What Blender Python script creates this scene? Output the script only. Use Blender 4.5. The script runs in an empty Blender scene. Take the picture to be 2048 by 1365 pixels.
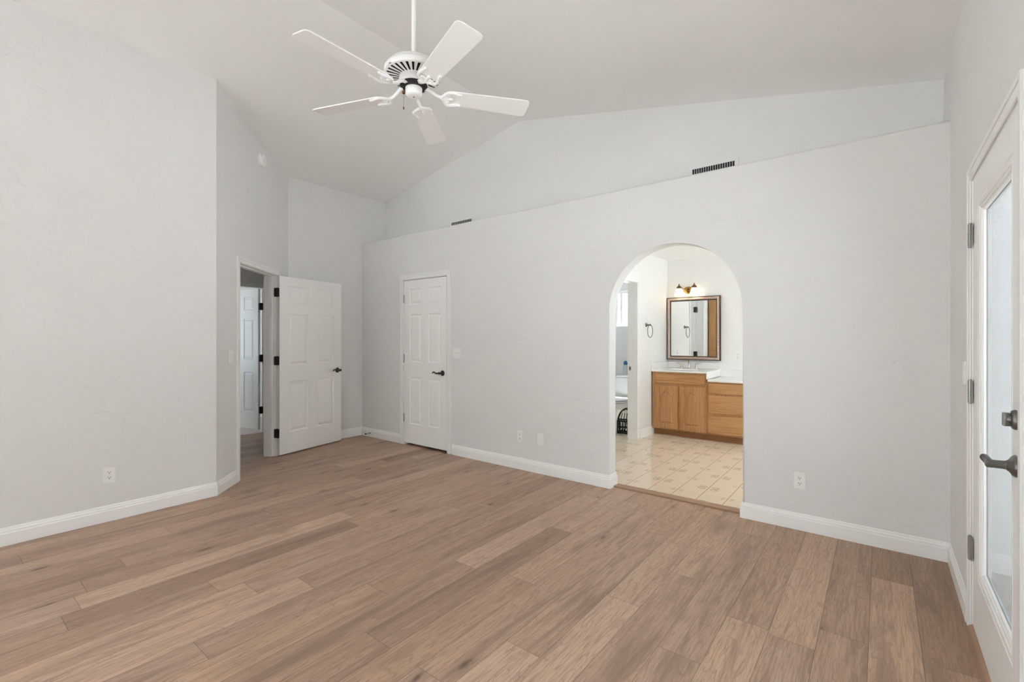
import bpy, bmesh, math, random
from math import sin, cos, tan, pi, radians, sqrt, atan2
from mathutils import Vector, Matrix

S = bpy.context.scene
COL = S.collection
random.seed(7)

# ------------------------------------------------------------------ camera, world, sun, exposure
cam_d = bpy.data.cameras.new('camera')
cam = bpy.data.objects.new('camera', cam_d)
COL.objects.link(cam)
cam.location = (0, 0, 1.34)
cam.rotation_euler = (radians(90), 0, radians(38.2))
cam_d.sensor_width = 36
cam_d.lens = 935.5 / 2048 * 36
cam_d.shift_y = -5.5 / 2048
cam_d.clip_start = 0.02
S.camera = cam

S.view_settings.view_transform = 'Standard'
S.view_settings.look = 'None'
S.view_settings.gamma = 1
S.view_settings.use_curve_mapping = False
S.view_settings.exposure = 0.65
S.cycles.max_bounces = 14
S.cycles.diffuse_bounces = 9
S.cycles.glossy_bounces = 6
S.cycles.transparent_max_bounces = 12
S.cycles.caustics_reflective = False
S.cycles.caustics_refractive = False
S.cycles.sample_clamp_indirect = 8
S.cycles.use_denoising = True

world = bpy.data.worlds.new('sky')
S.world = world
world.use_nodes = True
bgn = world.node_tree.nodes['Background']
bgn.inputs[0].default_value = (0.81, 0.918, 1.0, 1)
bgn.inputs[1].default_value = 3.0

def add_light(name, kind, loc, energy, color=(1, 1, 1), rot=(0, 0, 0), size=None, size_y=None, portal=False):
    l = bpy.data.lights.new(name, kind)
    l.energy = energy
    l.color = color
    if kind == 'AREA':
        l.shape = 'RECTANGLE'; l.size = size; l.size_y = size_y
        l.cycles.is_portal = portal
    if kind == 'POINT' and size: l.shadow_soft_size = size
    if kind == 'SUN': l.angle = size
    o = bpy.data.objects.new(name, l)
    o.location = loc; o.rotation_euler = rot
    COL.objects.link(o)
    return o

# sun: high, from beyond the bathroom (+Y), so that it lights the yard and not the rooms
add_light('sun', 'SUN', (0, 8, 12), 34.0, (0.86, 0.938, 1.0), (radians(-20), 0, 0), 0.02)

# daylight portals in the window openings (guide the sampling, emit nothing themselves)
add_light('window_portal', 'AREA', (-2.64, -4.28, 1.25), 1, rot=(radians(90), 0, 0), size=3.4, size_y=2.3, portal=True)
add_light('window_portal', 'AREA', (-4.54, -2.5, 1.22), 1, rot=(0, radians(-90), 0), size=2.15, size_y=2.8, portal=True)
add_light('window_portal', 'AREA', (0.43, 0.95, 1.45), 1, rot=(0, radians(90), 0), size=1.5, size_y=1.3, portal=True)
add_light('window_portal', 'AREA', (1.12, 5.0, 1.15), 1, rot=(0, radians(90), 0), size=1.7, size_y=1.9, portal=True)

# ------------------------------------------------------------------ materials
def nodes_of(m):
    m.use_nodes = True
    return m.node_tree.nodes, m.node_tree.links

def mat(name, col, rough=0.5, metal=0.0, spec=0.5, bump=None, emit=None, estr=0):
    m = bpy.data.materials.new(name)
    n, l = nodes_of(m)
    b = n['Principled BSDF']
    b.inputs['Base Color'].default_value = (*col, 1)
    b.inputs['Roughness'].default_value = rough
    b.inputs['Metallic'].default_value = metal
    b.inputs['Specular IOR Level'].default_value = spec
    if emit:
        b.inputs['Emission Color'].default_value = (*emit, 1)
        b.inputs['Emission Strength'].default_value = estr
    if bump:
        sc, st = bump
        tc = n.new('ShaderNodeTexCoord'); no = n.new('ShaderNodeTexNoise'); bp = n.new('ShaderNodeBump')
        no.inputs['Scale'].default_value = sc; no.inputs['Detail'].default_value = 4
        bp.inputs['Strength'].default_value = st; bp.inputs['Distance'].default_value = 0.01
        l.new(tc.outputs['Object'], no.inputs['Vector'])
        l.new(no.outputs['Fac'], bp.inputs['Height']); l.new(bp.outputs['Normal'], b.inputs['Normal'])
    return m

def N(n, t, **kw):
    x = n.new(t)
    for k, v in kw.items(): setattr(x, k, v)
    return x

class G:
    """small helper to write node maths"""
    def __init__(s, m): s.n, s.l = nodes_of(m)
    def m(s, op, a, b=None, c=None, clamp=False):
        x = s.n.new('ShaderNodeMath'); x.operation = op; x.use_clamp = clamp
        for i, v in enumerate((a, b, c)):
            if v is None: continue
            if isinstance(v, (int, float)): x.inputs[i].default_value = v
            else: s.l.new(v, x.inputs[i])
        return x.outputs[0]
    def xyz(s, x, y, z=0.0):
        c = s.n.new('ShaderNodeCombineXYZ')
        for i, v in enumerate((x, y, z)):
            if isinstance(v, (int, float)): c.inputs[i].default_value = v
            else: s.l.new(v, c.inputs[i])
        return c.outputs[0]
    def noise(s, vec, scale, detail=3, rough=0.5, dist=0.0):
        x = s.n.new('ShaderNodeTexNoise')
        x.inputs['Scale'].default_value = scale; x.inputs['Detail'].default_value = detail
        x.inputs['Roughness'].default_value = rough; x.inputs['Distortion'].default_value = dist
        s.l.new(vec, x.inputs['Vector'])
        return x.outputs['Fac']
    def mixc(s, f, a, b):
        x = s.n.new('ShaderNodeMix'); x.data_type = 'RGBA'
        for sock, v in ((x.inputs[0], f), (x.inputs[6], a), (x.inputs[7], b)):
            if isinstance(v, (int, float)): sock.default_value = v
            elif isinstance(v, tuple): sock.default_value = (*v, 1)
            else: s.l.new(v, sock)
        return x.outputs[2]
    def ramp(s, f, lo, hi):
        x = s.n.new('ShaderNodeMapRange'); x.interpolation_type = 'SMOOTHSTEP'
        x.inputs[1].default_value = lo; x.inputs[2].default_value = hi
        s.l.new(f, x.inputs[0]); return x.outputs[0]

def wall_material():
    m = bpy.data.materials.new('painted_wall')
    g = G(m); b = g.n['Principled BSDF']
    b.inputs['Base Color'].default_value = (0.79, 0.788, 0.782, 1)
    b.inputs['Roughness'].default_value = 0.6
    b.inputs['Specular IOR Level'].default_value = 0.3
    tc = g.n.new('ShaderNodeTexCoord')
    a = g.noise(tc.outputs['Object'], 7.0, 4, 0.55, 0.6)      # trowel marks with flat tops
    a = g.ramp(a, 0.5, 0.58)
    c = g.noise(tc.outputs['Object'], 60.0, 3)
    hgt = g.m('ADD', g.m('MULTIPLY', a, 0.35), g.m('MULTIPLY', c, 0.18))
    bp = g.n.new('ShaderNodeBump'); bp.inputs['Strength'].default_value = 0.4; bp.inputs['Distance'].default_value = 0.006
    g.l.new(hgt, bp.inputs['Height']); g.l.new(bp.outputs['Normal'], b.inputs['Normal'])
    return m

def plank_material():
    m = bpy.data.materials.new('oak_plank_floor')
    g = G(m); b = g.n['Principled BSDF']
    at = g.n.new('ShaderNodeAttribute'); at.attribute_name = 'plank'
    sp = g.n.new('ShaderNodeSeparateColor'); g.l.new(at.outputs['Color'], sp.inputs[0])
    tone, seed, warm = sp.outputs[0], sp.outputs[1], sp.outputs[2]
    tc = g.n.new('ShaderNodeTexCoord'); sx = g.n.new('ShaderNodeSeparateXYZ'); g.l.new(tc.outputs['Object'], sx.inputs[0])
    X, Y = sx.outputs[0], sx.outputs[1]
    off = g.m('MULTIPLY', seed, 37.0)
    v1 = g.xyz(g.m('MULTIPLY', X, 9.0), g.m('ADD', g.m('MULTIPLY', Y, 0.9), off), off)
    blot = g.noise(v1, 1.0, 7, 0.68, 0.6)
    v2 = g.xyz(g.m('MULTIPLY', X, 130.0), g.m('ADD', g.m('MULTIPLY', Y, 5.0), off), off)
    grain = g.noise(v2, 1.0, 4, 0.6, 0.35)
    streak = g.noise(g.xyz(g.m('MULTIPLY', X, 26.0), g.m('ADD', g.m('MULTIPLY', Y, 0.8), off), off), 1.0, 6, 0.7, 0.6)
    # cathedral figure: contour lines of a stretched noise
    v3 = g.xyz(g.m('MULTIPLY', X, 9.0), g.m('ADD', g.m('MULTIPLY', Y, 1.1), off), off)
    fig = g.noise(v3, 1.0, 3, 0.4, 0.7)
    fig = g.m('FRACT', g.m('MULTIPLY', fig, 17.0))
    fig = g.m('ABSOLUTE', g.m('SUBTRACT', fig, 0.5))
    fig = g.ramp(fig, 0.02, 0.13)
    pores = g.noise(g.xyz(g.m('MULTIPLY', X, 300.0), g.m('ADD', g.m('MULTIPLY', Y, 9.0), off), off), 1.0, 2)
    pores = g.ramp(pores, 0.54, 0.66)
    ticks = g.noise(g.xyz(g.m('MULTIPLY', X, 430.0), g.m('ADD', g.m('MULTIPLY', Y, 20.0), off), off), 1.0, 1)
    ticks = g.ramp(ticks, 0.62, 0.70)
    # knots
    vo = g.n.new('ShaderNodeTexVoronoi'); vo.inputs['Scale'].default_value = 1.0
    wob = g.noise(tc.outputs['Object'], 14.0, 3)
    g.l.new(g.xyz(g.m('ADD', g.m('MULTIPLY', X, 6.0), g.m('MULTIPLY', wob, 0.13)), g.m('ADD', g.m('MULTIPLY', Y, 1.8), g.m('ADD', off, g.m('MULTIPLY', wob, 0.12))), off), vo.inputs['Vector'])
    halo = g.ramp(vo.outputs['Distance'], 0.30, 0.05)
    knot = g.ramp(vo.outputs['Distance'], 0.11, 0.03)
    base = g.mixc(tone, (0.31, 0.19, 0.13), (0.67, 0.468, 0.345))
    base = g.mixc(g.m('MULTIPLY', warm, 0.6), base, g.mixc(tone, (0.275, 0.165, 0.098), (0.64, 0.42, 0.26)))
    dark = g.mixc(0.62, base, (0.125, 0.076, 0.053))
    c = g.mixc(g.m('MULTIPLY', g.ramp(blot, 0.50, 0.68), 0.7), base, dark)
    c = g.mixc(g.m('MULTIPLY', g.ramp(blot, 0.47, 0.28), 0.35), c, (0.70, 0.54, 0.43))
    c = g.mixc(g.m('MULTIPLY', g.ramp(streak, 0.50, 0.66), 0.45), c, dark)
    c = g.mixc(g.m('MULTIPLY', g.ramp(grain, 0.45, 0.68), 0.45), c, dark)
    c = g.mixc(g.m('MULTIPLY', g.m('SUBTRACT', 1.0, fig), 0.42), c, dark)
    c = g.mixc(g.m('MULTIPLY', pores, 0.5), c, dark)
    c = g.mixc(g.m('MULTIPLY', ticks, 0.5), c, dark)
    c = g.mixc(g.m('MULTIPLY', halo, 0.5), c, dark)
    c = g.mixc(g.m('MULTIPLY', knot, 0.72), c, (0.075, 0.045, 0.032))
    g.l.new(c, b.inputs['Base Color'])
    g.l.new(g.m('ADD', g.m('MULTIPLY', grain, 0.12), 0.36), b.inputs['Roughness'])
    b.inputs['Specular IOR Level'].default_value = 0.4
    bp = g.n.new('ShaderNodeBump'); bp.inputs['Strength'].default_value = 0.12; bp.inputs['Distance'].default_value = 0.002
    g.l.new(grain, bp.inputs['Height']); g.l.new(bp.outputs['Normal'], b.inputs['Normal'])
    return m

def tile_material(x0=-1.6175, y0=4.364, px=0.2075, py=0.2068):
    m = bpy.data.materials.new('cream_floral_tile')
    g = G(m); b = g.n['Principled BSDF']
    tc = g.n.new('ShaderNodeTexCoord'); sx = g.n.new('ShaderNodeSeparateXYZ'); g.l.new(tc.outputs['Object'], sx.inputs[0])
    u = g.m('DIVIDE', g.m('SUBTRACT', sx.outputs[0], x0), px)
    v = g.m('DIVIDE', g.m('SUBTRACT', sx.outputs[1], y0), py)
    def near(c, per, o=0.0):           # signed distance in tile units to the nearest multiple of per (shifted by o)
        return g.m('SUBTRACT', g.m('FLOORED_MODULO', g.m('ADD', c, per / 2 - o), per), per / 2)
    gx = g.m('ABSOLUTE', near(u, 1.0)); gy = g.m('ABSOLUTE', near(v, 1.0))
    lx = g.m('SUBTRACT', 1.0, g.ramp(gx, 0.008, 0.014))
    ly = g.m('SUBTRACT', 1.0, g.ramp(gy, 0.006, 0.012))
    fine = g.noise(tc.outputs['Object'], 85.0, 2, 0.6, 0.6)
    def spray(o, cx, cy, r):
        ax = g.m('ABSOLUTE', near(u, 2.0, o)); ay = g.m('ABSOLUTE', near(v, 2.0, o))
        dx = g.m('SUBTRACT', ax, cx); dy = g.m('MULTIPLY', g.m('SUBTRACT', ay, cy), 1.25)
        d = g.m('SQRT', g.m('ADD', g.m('MULTIPLY', dx, dx), g.m('MULTIPLY', dy, dy)))
        body = g.m('LESS_THAN', d, r)
        rim = g.m('LESS_THAN', g.m('ABSOLUTE', g.m('SUBTRACT', d, r * 0.8)), r * 0.14)
        pet = g.m('MULTIPLY', body, g.m('GREATER_THAN', fine, 0.54))
        return g.m('MAXIMUM', pet, g.m('MULTIPLY', rim, g.m('GREATER_THAN', fine, 0.42)))
    mot = g.m('MAXIMUM', spray(0.0, 0.26, 0.14, 0.17), spray(1.0, 0.17, 0.09, 0.085))
    vr = g.noise(tc.outputs['Object'], 1.6, 3)
    base = g.mixc(vr, (0.82, 0.72, 0.58), (0.80, 0.67, 0.51))
    c = g.mixc(g.m('MULTIPLY', mot, 0.62), base, (0.30, 0.24, 0.17))
    c = g.mixc(g.m('MULTIPLY', ly, 0.4), c, (0.42, 0.31, 0.22))
    c = g.mixc(g.m('MULTIPLY', lx, 0.85), c, (0.24, 0.15, 0.10))
    g.l.new(c, b.inputs['Base Color'])
    b.inputs['Roughness'].default_value = 0.07
    b.inputs['Specular IOR Level'].default_value = 0.5
    return m

def oak_material(name, horizontal=False):
    m = bpy.data.materials.new(name)
    g = G(m); b = g.n['Principled BSDF']
    tc = g.n.new('ShaderNodeTexCoord'); sx = g.n.new('ShaderNodeSeparateXYZ'); g.l.new(tc.outputs['Object'], sx.inputs[0])
    X, Y, Z = sx.outputs
    if horizontal: X, Z = Z, X
    gr = g.noise(g.xyz(g.m('MULTIPLY', X, 60.0), g.m('MULTIPLY', Y, 60.0), g.m('MULTIPLY', Z, 3.0)), 1.0, 4, 0.6, 0.3)
    bl = g.noise(g.xyz(g.m('MULTIPLY', X, 6.0), g.m('MULTIPLY', Y, 6.0), g.m('MULTIPLY', Z, 1.2)), 1.0, 3, 0.5, 0.6)
    c = g.mixc(g.ramp(gr, 0.35, 0.7), (0.53, 0.28, 0.115), (0.38, 0.18, 0.065))
    c = g.mixc(g.m('MULTIPLY', g.ramp(bl, 0.4, 0.7), 0.45), c, (0.60, 0.34, 0.15))
    g.l.new(c, b.inputs['Base Color'])
    b.inputs['Roughness'].default_value = 0.38
    return m

def pane_material(name='window_glass', tint=(0.98, 0.985, 0.985)):
    m = bpy.data.materials.new(name)
    n, l = nodes_of(m); n.remove(n['Principled BSDF'])
    t = n.new('ShaderNodeBsdfTransparent'); gl = n.new('ShaderNodeBsdfGlossy'); mx = n.new('ShaderNodeMixShader'); lw = n.new('ShaderNodeLayerWeight'); fr = n.new('ShaderNodeMapRange'); pw = n.new('ShaderNodeMath')
    gl.inputs['Roughness'].default_value = 0.0; lw.inputs['Blend'].default_value = 0.5; pw.operation = 'POWER'; pw.inputs[1].default_value = 5.0; fr.inputs[3].default_value = 0.04; fr.inputs[4].default_value = 1.0
    l.new(lw.outputs['Facing'], pw.inputs[0]); l.new(pw.outputs[0], fr.inputs[0])
    t.inputs[0].default_value = (*tint, 1)
    l.new(fr.outputs[0], mx.inputs[0]); l.new(t.outputs[0], mx.inputs[1]); l.new(gl.outputs[0], mx.inputs[2])
    l.new(mx.outputs[0], n['Material Output'].inputs[0])
    return m

def bronze_frame_material():
    m = bpy.data.materials.new('champagne_frame')
    g = G(m); b = g.n['Principled BSDF']
    tc = g.n.new('ShaderNodeTexCoord')
    f = g.noise(tc.outputs['Object'], 45.0, 4, 0.7)
    g.l.new(g.mixc(g.ramp(f, 0.4, 0.65), (0.62, 0.47, 0.40), (0.44, 0.325, 0.27)), b.inputs['Base Color'])
    b.inputs['Metallic'].default_value = 0.2; b.inputs['Roughness'].default_value = 0.35
    return m

M = {}
M['wall'] = wall_material()
M['bathwall'] = mat('white_bathroom_paint', (0.86, 0.86, 0.85), 0.5, bump=(50, 0.06))
M['ceil'] = mat('painted_ceiling', (0.92, 0.917, 0.908), 0.7, bump=(40, 0.05))
M['white'] = mat('white_gloss_trim', (0.93, 0.93, 0.92), 0.38)
M['casing'] = mat('white_casing_paint', (0.87, 0.87, 0.86), 0.38)
M['door'] = mat('white_door_paint', (0.92, 0.92, 0.91), 0.42)
M['fan'] = mat('white_fan_enamel', (0.9, 0.9, 0.89), 0.3)
M['blade'] = mat('white_fan_blade', (0.92, 0.92, 0.91), 0.4, bump=(30, 0.02))
M['black'] = mat('black_void', (0.012, 0.012, 0.012), 0.7)
M['bronze'] = mat('dark_bronze', (0.055, 0.05, 0.045), 0.38, 0.7)
M['pewter'] = mat('aged_pewter', (0.19, 0.185, 0.175), 0.36, 0.85, bump=(160, 0.12))
M['steel'] = mat('grey_steel_hinge', (0.34, 0.335, 0.32), 0.35, 0.85)
M['nickel'] = mat('brushed_nickel', (0.62, 0.57, 0.52), 0.22, 1.0)
M['plate'] = mat('white_plastic_plate', (0.88, 0.88, 0.87), 0.3)
M['vent'] = mat('white_vent_enamel', (0.80, 0.80, 0.79), 0.4)
M['slot'] = mat('dark_socket_slot', (0.05, 0.045, 0.04), 0.6)
M['floor'] = plank_material()
M['joint'] = mat('dark_plank_joint', (0.09, 0.058, 0.042), 0.8)
M['tile'] = tile_material()
M['halltile'] = mat('pale_hall_tile', (0.70, 0.62, 0.58), 0.25, bump=(5, 0.02))
M['oak'] = oak_material('honey_oak')
M['oakh'] = oak_material('honey_oak_horizontal', True)
M['oakdark'] = mat('oak_toe_kick', (0.30, 0.135, 0.05), 0.45, bump=(40, 0.1))
M['thresh'] = mat('oak_threshold', (0.36, 0.215, 0.135), 0.4, bump=(50, 0.15))
M['marble'] = mat('white_cultured_marble', (0.88, 0.88, 0.87), 0.12)
M['porcelain'] = mat('white_porcelain', (0.85, 0.85, 0.84), 0.1)
M['glass'] = pane_material()
M['tinted'] = pane_material('tinted_door_glass', (0.72, 0.725, 0.73))  # tint added: shade put into the glass to dim the outdoors
M['mirror'] = mat('mirror_silver', (0.90, 0.91, 0.90), 0.01, 1.0)
M['frame'] = bronze_frame_material()
M['framedark'] = mat('dark_frame_edge', (0.035, 0.018, 0.014), 0.4)
M['brass'] = mat('antique_brass', (0.42, 0.25, 0.09), 0.28, 0.95)
M['brassdark'] = mat('dark_antique_brass', (0.19, 0.105, 0.04), 0.32, 0.9)
M['shade'] = mat('glowing_frosted_shade', (0.95, 0.90, 0.80), 0.4, emit=(1.0, 0.83, 0.55), estr=1.7)
M['plastic'] = mat('black_basket_plastic', (0.012, 0.012, 0.012), 0.4)
M['clear'] = mat('pale_bottle_plastic', (0.66, 0.70, 0.74), 0.2)
M['blue'] = mat('blue_bottle_cap', (0.03, 0.14, 0.33), 0.3)
M['cloth'] = mat('white_crumpled_cloth', (0.80, 0.80, 0.78), 0.8, bump=(25, 0.4))
M['rubber'] = mat('black_rubber_tip', (0.02, 0.02, 0.02), 0.7)
M['stucco'] = mat('white_stucco', (0.80, 0.80, 0.79), 0.85, bump=(60, 0.15))
M['light_block'] = mat('tan_light_block', (0.36, 0.345, 0.32), 0.9, bump=(8, 0.2))
M['concrete'] = mat('pale_concrete', (0.62, 0.61, 0.595), 0.85, bump=(20, 0.1))
M['added_light'] = mat('added_hall_glow', (0.9, 0.88, 0.84), 0.4, emit=(1.0, 0.9, 0.75), estr=3.0)

# ------------------------------------------------------------------ mesh helpers
def new(): return bmesh.new()

def obj(name, bm, m, parent=None, kind=None, label=None, cat=None, group=None, smooth=False, loc=None, rotz=None, mw=None, angle=None):
    bmesh.ops.remove_doubles(bm, verts=bm.verts, dist=1e-6)
    bmesh.ops.recalc_face_normals(bm, faces=bm.faces)
    me = bpy.data.meshes.new(name)
    bm.to_mesh(me); bm.free()
    for x in (m if isinstance(m, (list, tuple)) else [m]): me.materials.append(x)
    if smooth:
        for p in me.polygons: p.use_smooth = True
        me.set_sharp_from_angle(angle=radians(angle or 35))
    o = bpy.data.objects.new(name, me)
    COL.objects.link(o)
    if parent: o.parent = parent
    if mw is not None: o.matrix_local = mw
    if loc is not None: o.location = loc
    if rotz is not None: o.rotation_euler = (0, 0, rotz)
    tag(o, label, cat, group, kind)
    return o

def tag(o, label=None, cat=None, group=None, kind=None):
    for k, v in (('label', label), ('category', cat), ('group', group), ('kind', kind)):
        if v: o[k] = v

def empty(name, loc, label, cat, group=None, rotz=0, kind=None):
    o = bpy.data.objects.new(name, None)
    o.empty_display_size = 0.05
    o.location = loc; o.rotation_euler = (0, 0, rotz)
    COL.objects.link(o)
    tag(o, label, cat, group, kind)
    return o

def merge(dst, src, mx=None, mi=None):
    if mx is not None: bmesh.ops.transform(src, matrix=mx, verts=src.verts)
    if mi is not None:
        for f in src.faces: f.material_index = mi
    me = bpy.data.meshes.new('tmp'); src.to_mesh(me); src.free()
    dst.from_mesh(me); bpy.data.meshes.remove(me)

def box(bm, a, b, bev=0.0, seg=2, mx=None, mi=None):
    t = new()
    a, b = Vector(a), Vector(b)
    lo = Vector((min(a[i], b[i]) for i in range(3))); hi = Vector((max(a[i], b[i]) for i in range(3)))
    bmesh.ops.create_cube(t, size=1)
    bmesh.ops.transform(t, matrix=Matrix.Translation((lo + hi) / 2) @ Matrix.Diagonal((*(hi - lo), 1)), verts=t.verts)
    if bev: bmesh.ops.bevel(t, geom=list(t.edges), offset=min(bev, min(hi - lo) * 0.45), segments=seg, affect='EDGES', profile=0.5)
    merge(bm, t, mx, mi)

def prism(bm, pts, d0, d1, axis='y', bev=0.0, seg=2, mx=None, mi=None, front_only=False):
    """pts: outline (a,b); axis y -> (a, d, b); axis z -> (a, b, d); axis x -> (d, a, b)"""
    t = new()
    def P(a, b, d): return {'y': (a, d, b), 'z': (a, b, d), 'x': (d, a, b)}[axis]
    v0 = [t.verts.new(P(a, b, d0)) for a, b in pts]; v1 = [t.verts.new(P(a, b, d1)) for a, b in pts]
    f0 = t.faces.new(v0); f1 = t.faces.new(v1[::-1])
    n = len(pts)
    for i in range(n): t.faces.new((v0[i], v1[i], v1[(i + 1) % n], v0[(i + 1) % n]))
    if bev:
        ed = list(f0.edges) + ([] if front_only else list(f1.edges))
        bmesh.ops.bevel(t, geom=ed, offset=bev, segments=seg, affect='EDGES', profile=0.5)
    bmesh.ops.triangulate(t, faces=[f for f in t.faces if len(f.verts) > 4])
    merge(bm, t, mx, mi)

def lathe(bm, prof, seg=32, mx=None, mi=None, a0=0.0, a1=2 * pi, cap=True):
    t = new()
    full = abs(a1 - a0 - 2 * pi) < 1e-6
    rings = []
    for r, z in prof:
        k = seg if full else seg + 1
        rings.append([t.verts.new((r * cos(a0 + (a1 - a0) * i / seg), r * sin(a0 + (a1 - a0) * i / seg), z)) for i in range(k)])
    for A, B in zip(rings, rings[1:]):
        k = len(A)
        for i in range(k if full else k - 1):
            j = (i + 1) % k
            t.faces.new((A[i], A[j], B[j], B[i]))
    if full and cap:
        if prof[0][0] > 1e-6: t.faces.new(rings[0][::-1])
        if prof[-1][0] > 1e-6: t.faces.new(rings[-1])
    bmesh.ops.remove_doubles(t, verts=t.verts, dist=1e-7)
    merge(bm, t, mx, mi)

def cyl(bm, p, q, r, r2=None, seg=20, mi=None):
    p, q = Vector(p), Vector(q); d = q - p
    mx = Matrix.Translation(p) @ d.to_track_quat('Z', 'Y').to_matrix().to_4x4()
    lathe(bm, [(r, 0), (r2 if r2 is not None else r, d.length)], seg, mx, mi)

def tube(bm, pts, rad, seg=10, closed=False, mi=None, sx=1.0):
    """round tube along pts; rad number or list"""
    t = new()
    pts = [Vector(p) for p in pts]; n = len(pts)
    rs = rad if isinstance(rad, (list, tuple)) else [rad] * n
    rings = []; prev = None
    for i, p in enumerate(pts):
        a = pts[(i - 1) % n] if (closed or i > 0) else p
        b = pts[(i + 1) % n] if (closed or i < n - 1) else p
        d = (b - a).normalized()
        if prev is None:
            up = Vector((0, 0, 1)) if abs(d.z) < 0.9 else Vector((1, 0, 0))
            s = d.cross(up).normalized()
        else:
            s = (prev - d * prev.dot(d)).normalized()
        prev = s; w = d.cross(s)
        rings.append([t.verts.new(p + (s * cos(2 * pi * k / seg) * sx + w * sin(2 * pi * k / seg)) * rs[i]) for k in range(seg)])
    m = n if closed else n - 1
    for i in range(m):
        A, B = rings[i], rings[(i + 1) % n]
        for k in range(seg): t.faces.new((A[k], A[(k + 1) % seg], B[(k + 1) % seg], B[k]))
    if not closed:
        t.faces.new(rings[0][::-1]); t.faces.new(rings[-1])
    merge(bm, t, None, mi)

def bez(p0, p1, p2, p3, n=10):
    p0, p1, p2, p3 = map(Vector, (p0, p1, p2, p3))
    return [p0 * (1 - t) ** 3 + p1 * 3 * t * (1 - t) ** 2 + p2 * 3 * t * t * (1 - t) + p3 * t ** 3 for t in [i / n for i in range(n + 1)]]

def rrect(x0, x1, z0, z1, r, n=5):
    pts = []
    for cx, cz, a in ((x1 - r, z0 + r, -90), (x1 - r, z1 - r, 0), (x0 + r, z1 - r, 90), (x0 + r, z0 + r, 180)):
        for i in range(n + 1):
            t = radians(a + 90 * i / n); pts.append((cx + r * cos(t), cz + r * sin(t)))
    return pts

def wall(name, p0, p1, out, thick, top, holes=(), m=None, label=None, z0=0.0, extra_u=()):
    """wall from p0 to p1 (its room face), body behind it along 'out'; holes = (u0,u1,z0,z1); top = number or [(u,z),...]"""
    p0, p1 = Vector((*p0, 0)), Vector((*p1, 0)); L = (p1 - p0).length; U = (p1 - p0) / L
    O = Vector((*out, 0)).normalized() * thick
    if isinstance(top, (int, float)): top = [(0, top), (L, top)]
    def T(u):
        for (a, za), (b, zb) in zip(top, top[1:]):
            if a - 1e-9 <= u <= b + 1e-9: return za + (zb - za) * (u - a) / (b - a)
        return top[-1][1]
    us = sorted({0.0, L, *[u for u, _ in top], *[h[0] for h in holes], *[h[1] for h in holes], *extra_u})
    zs = sorted({z0, *[h[2] for h in holes], *[h[3] for h in holes]})
    bm = new(); V = {}
    nz = len(zs)
    def vert(i, j, s):
        k = (i, j, s)
        if k not in V:
            z = zs[j] if j < nz else T(us[i])
            V[k] = bm.verts.new(p0 + U * us[i] + Vector((0, 0, z)) + (O if s else Vector()))
        return V[k]
    def solid(i, j):
        if i < 0 or j < 0 or i >= len(us) - 1 or j >= nz: return False
        um = (us[i] + us[i + 1]) / 2; zm = (zs[j] + (zs[j + 1] if j + 1 < nz else zs[j] + 0.02)) / 2
        return not any(h[0] < um < h[1] and h[2] < zm < h[3] for h in holes)
    for i in range(len(us) - 1):
        for j in range(nz):
            if not solid(i, j): continue
            for s in (0, 1): bm.faces.new([vert(i, j, s), vert(i + 1, j, s), vert(i + 1, j + 1, s), vert(i, j + 1, s)])
            for (di, dj, a, b) in ((-1, 0, (i, j), (i, j + 1)), (1, 0, (i + 1, j), (i + 1, j + 1)), (0, -1, (i, j), (i + 1, j)), (0, 1, (i, j + 1), (i + 1, j + 1))):
                if not solid(i + di, j + dj):
                    bm.faces.new([vert(*a, 0), vert(*b, 0), vert(*b, 1), vert(*a, 1)])
    return obj(name, bm, m or M['wall'], kind='structure', label=label, cat='wall')

def slab(name, pts, z0, z1, m, label, cat):
    bm = new(); prism(bm, pts, z0, z1, 'z')
    return obj(name, bm, m, kind='structure', label=label, cat=cat)

# ------------------------------------------------------------------ dimensions
R, D, D2, L1, L2 = 0.33, 3.812, 4.19, -4.44, -5.65
LEDGE = 2.648
RIDGE, ZR = -3.19, 3.79
def zc(x): return ZR + (x - RIDGE) * 0.198 if x < RIDGE else ZR - (x - RIDGE) * 0.2102
YF = -4.2
C45 = (L1, 1.572)                       # where left wall meets the angled wall
E45 = (L2, 1.572 + (L1 - L2))
S2 = sqrt(0.5)
def p45(s, d=0.0, z=0.0):               # point on the angled wall, d into the room
    return Vector((C45[0] - S2 * s + S2 * d, C45[1] + S2 * s + S2 * d, z))

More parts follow.
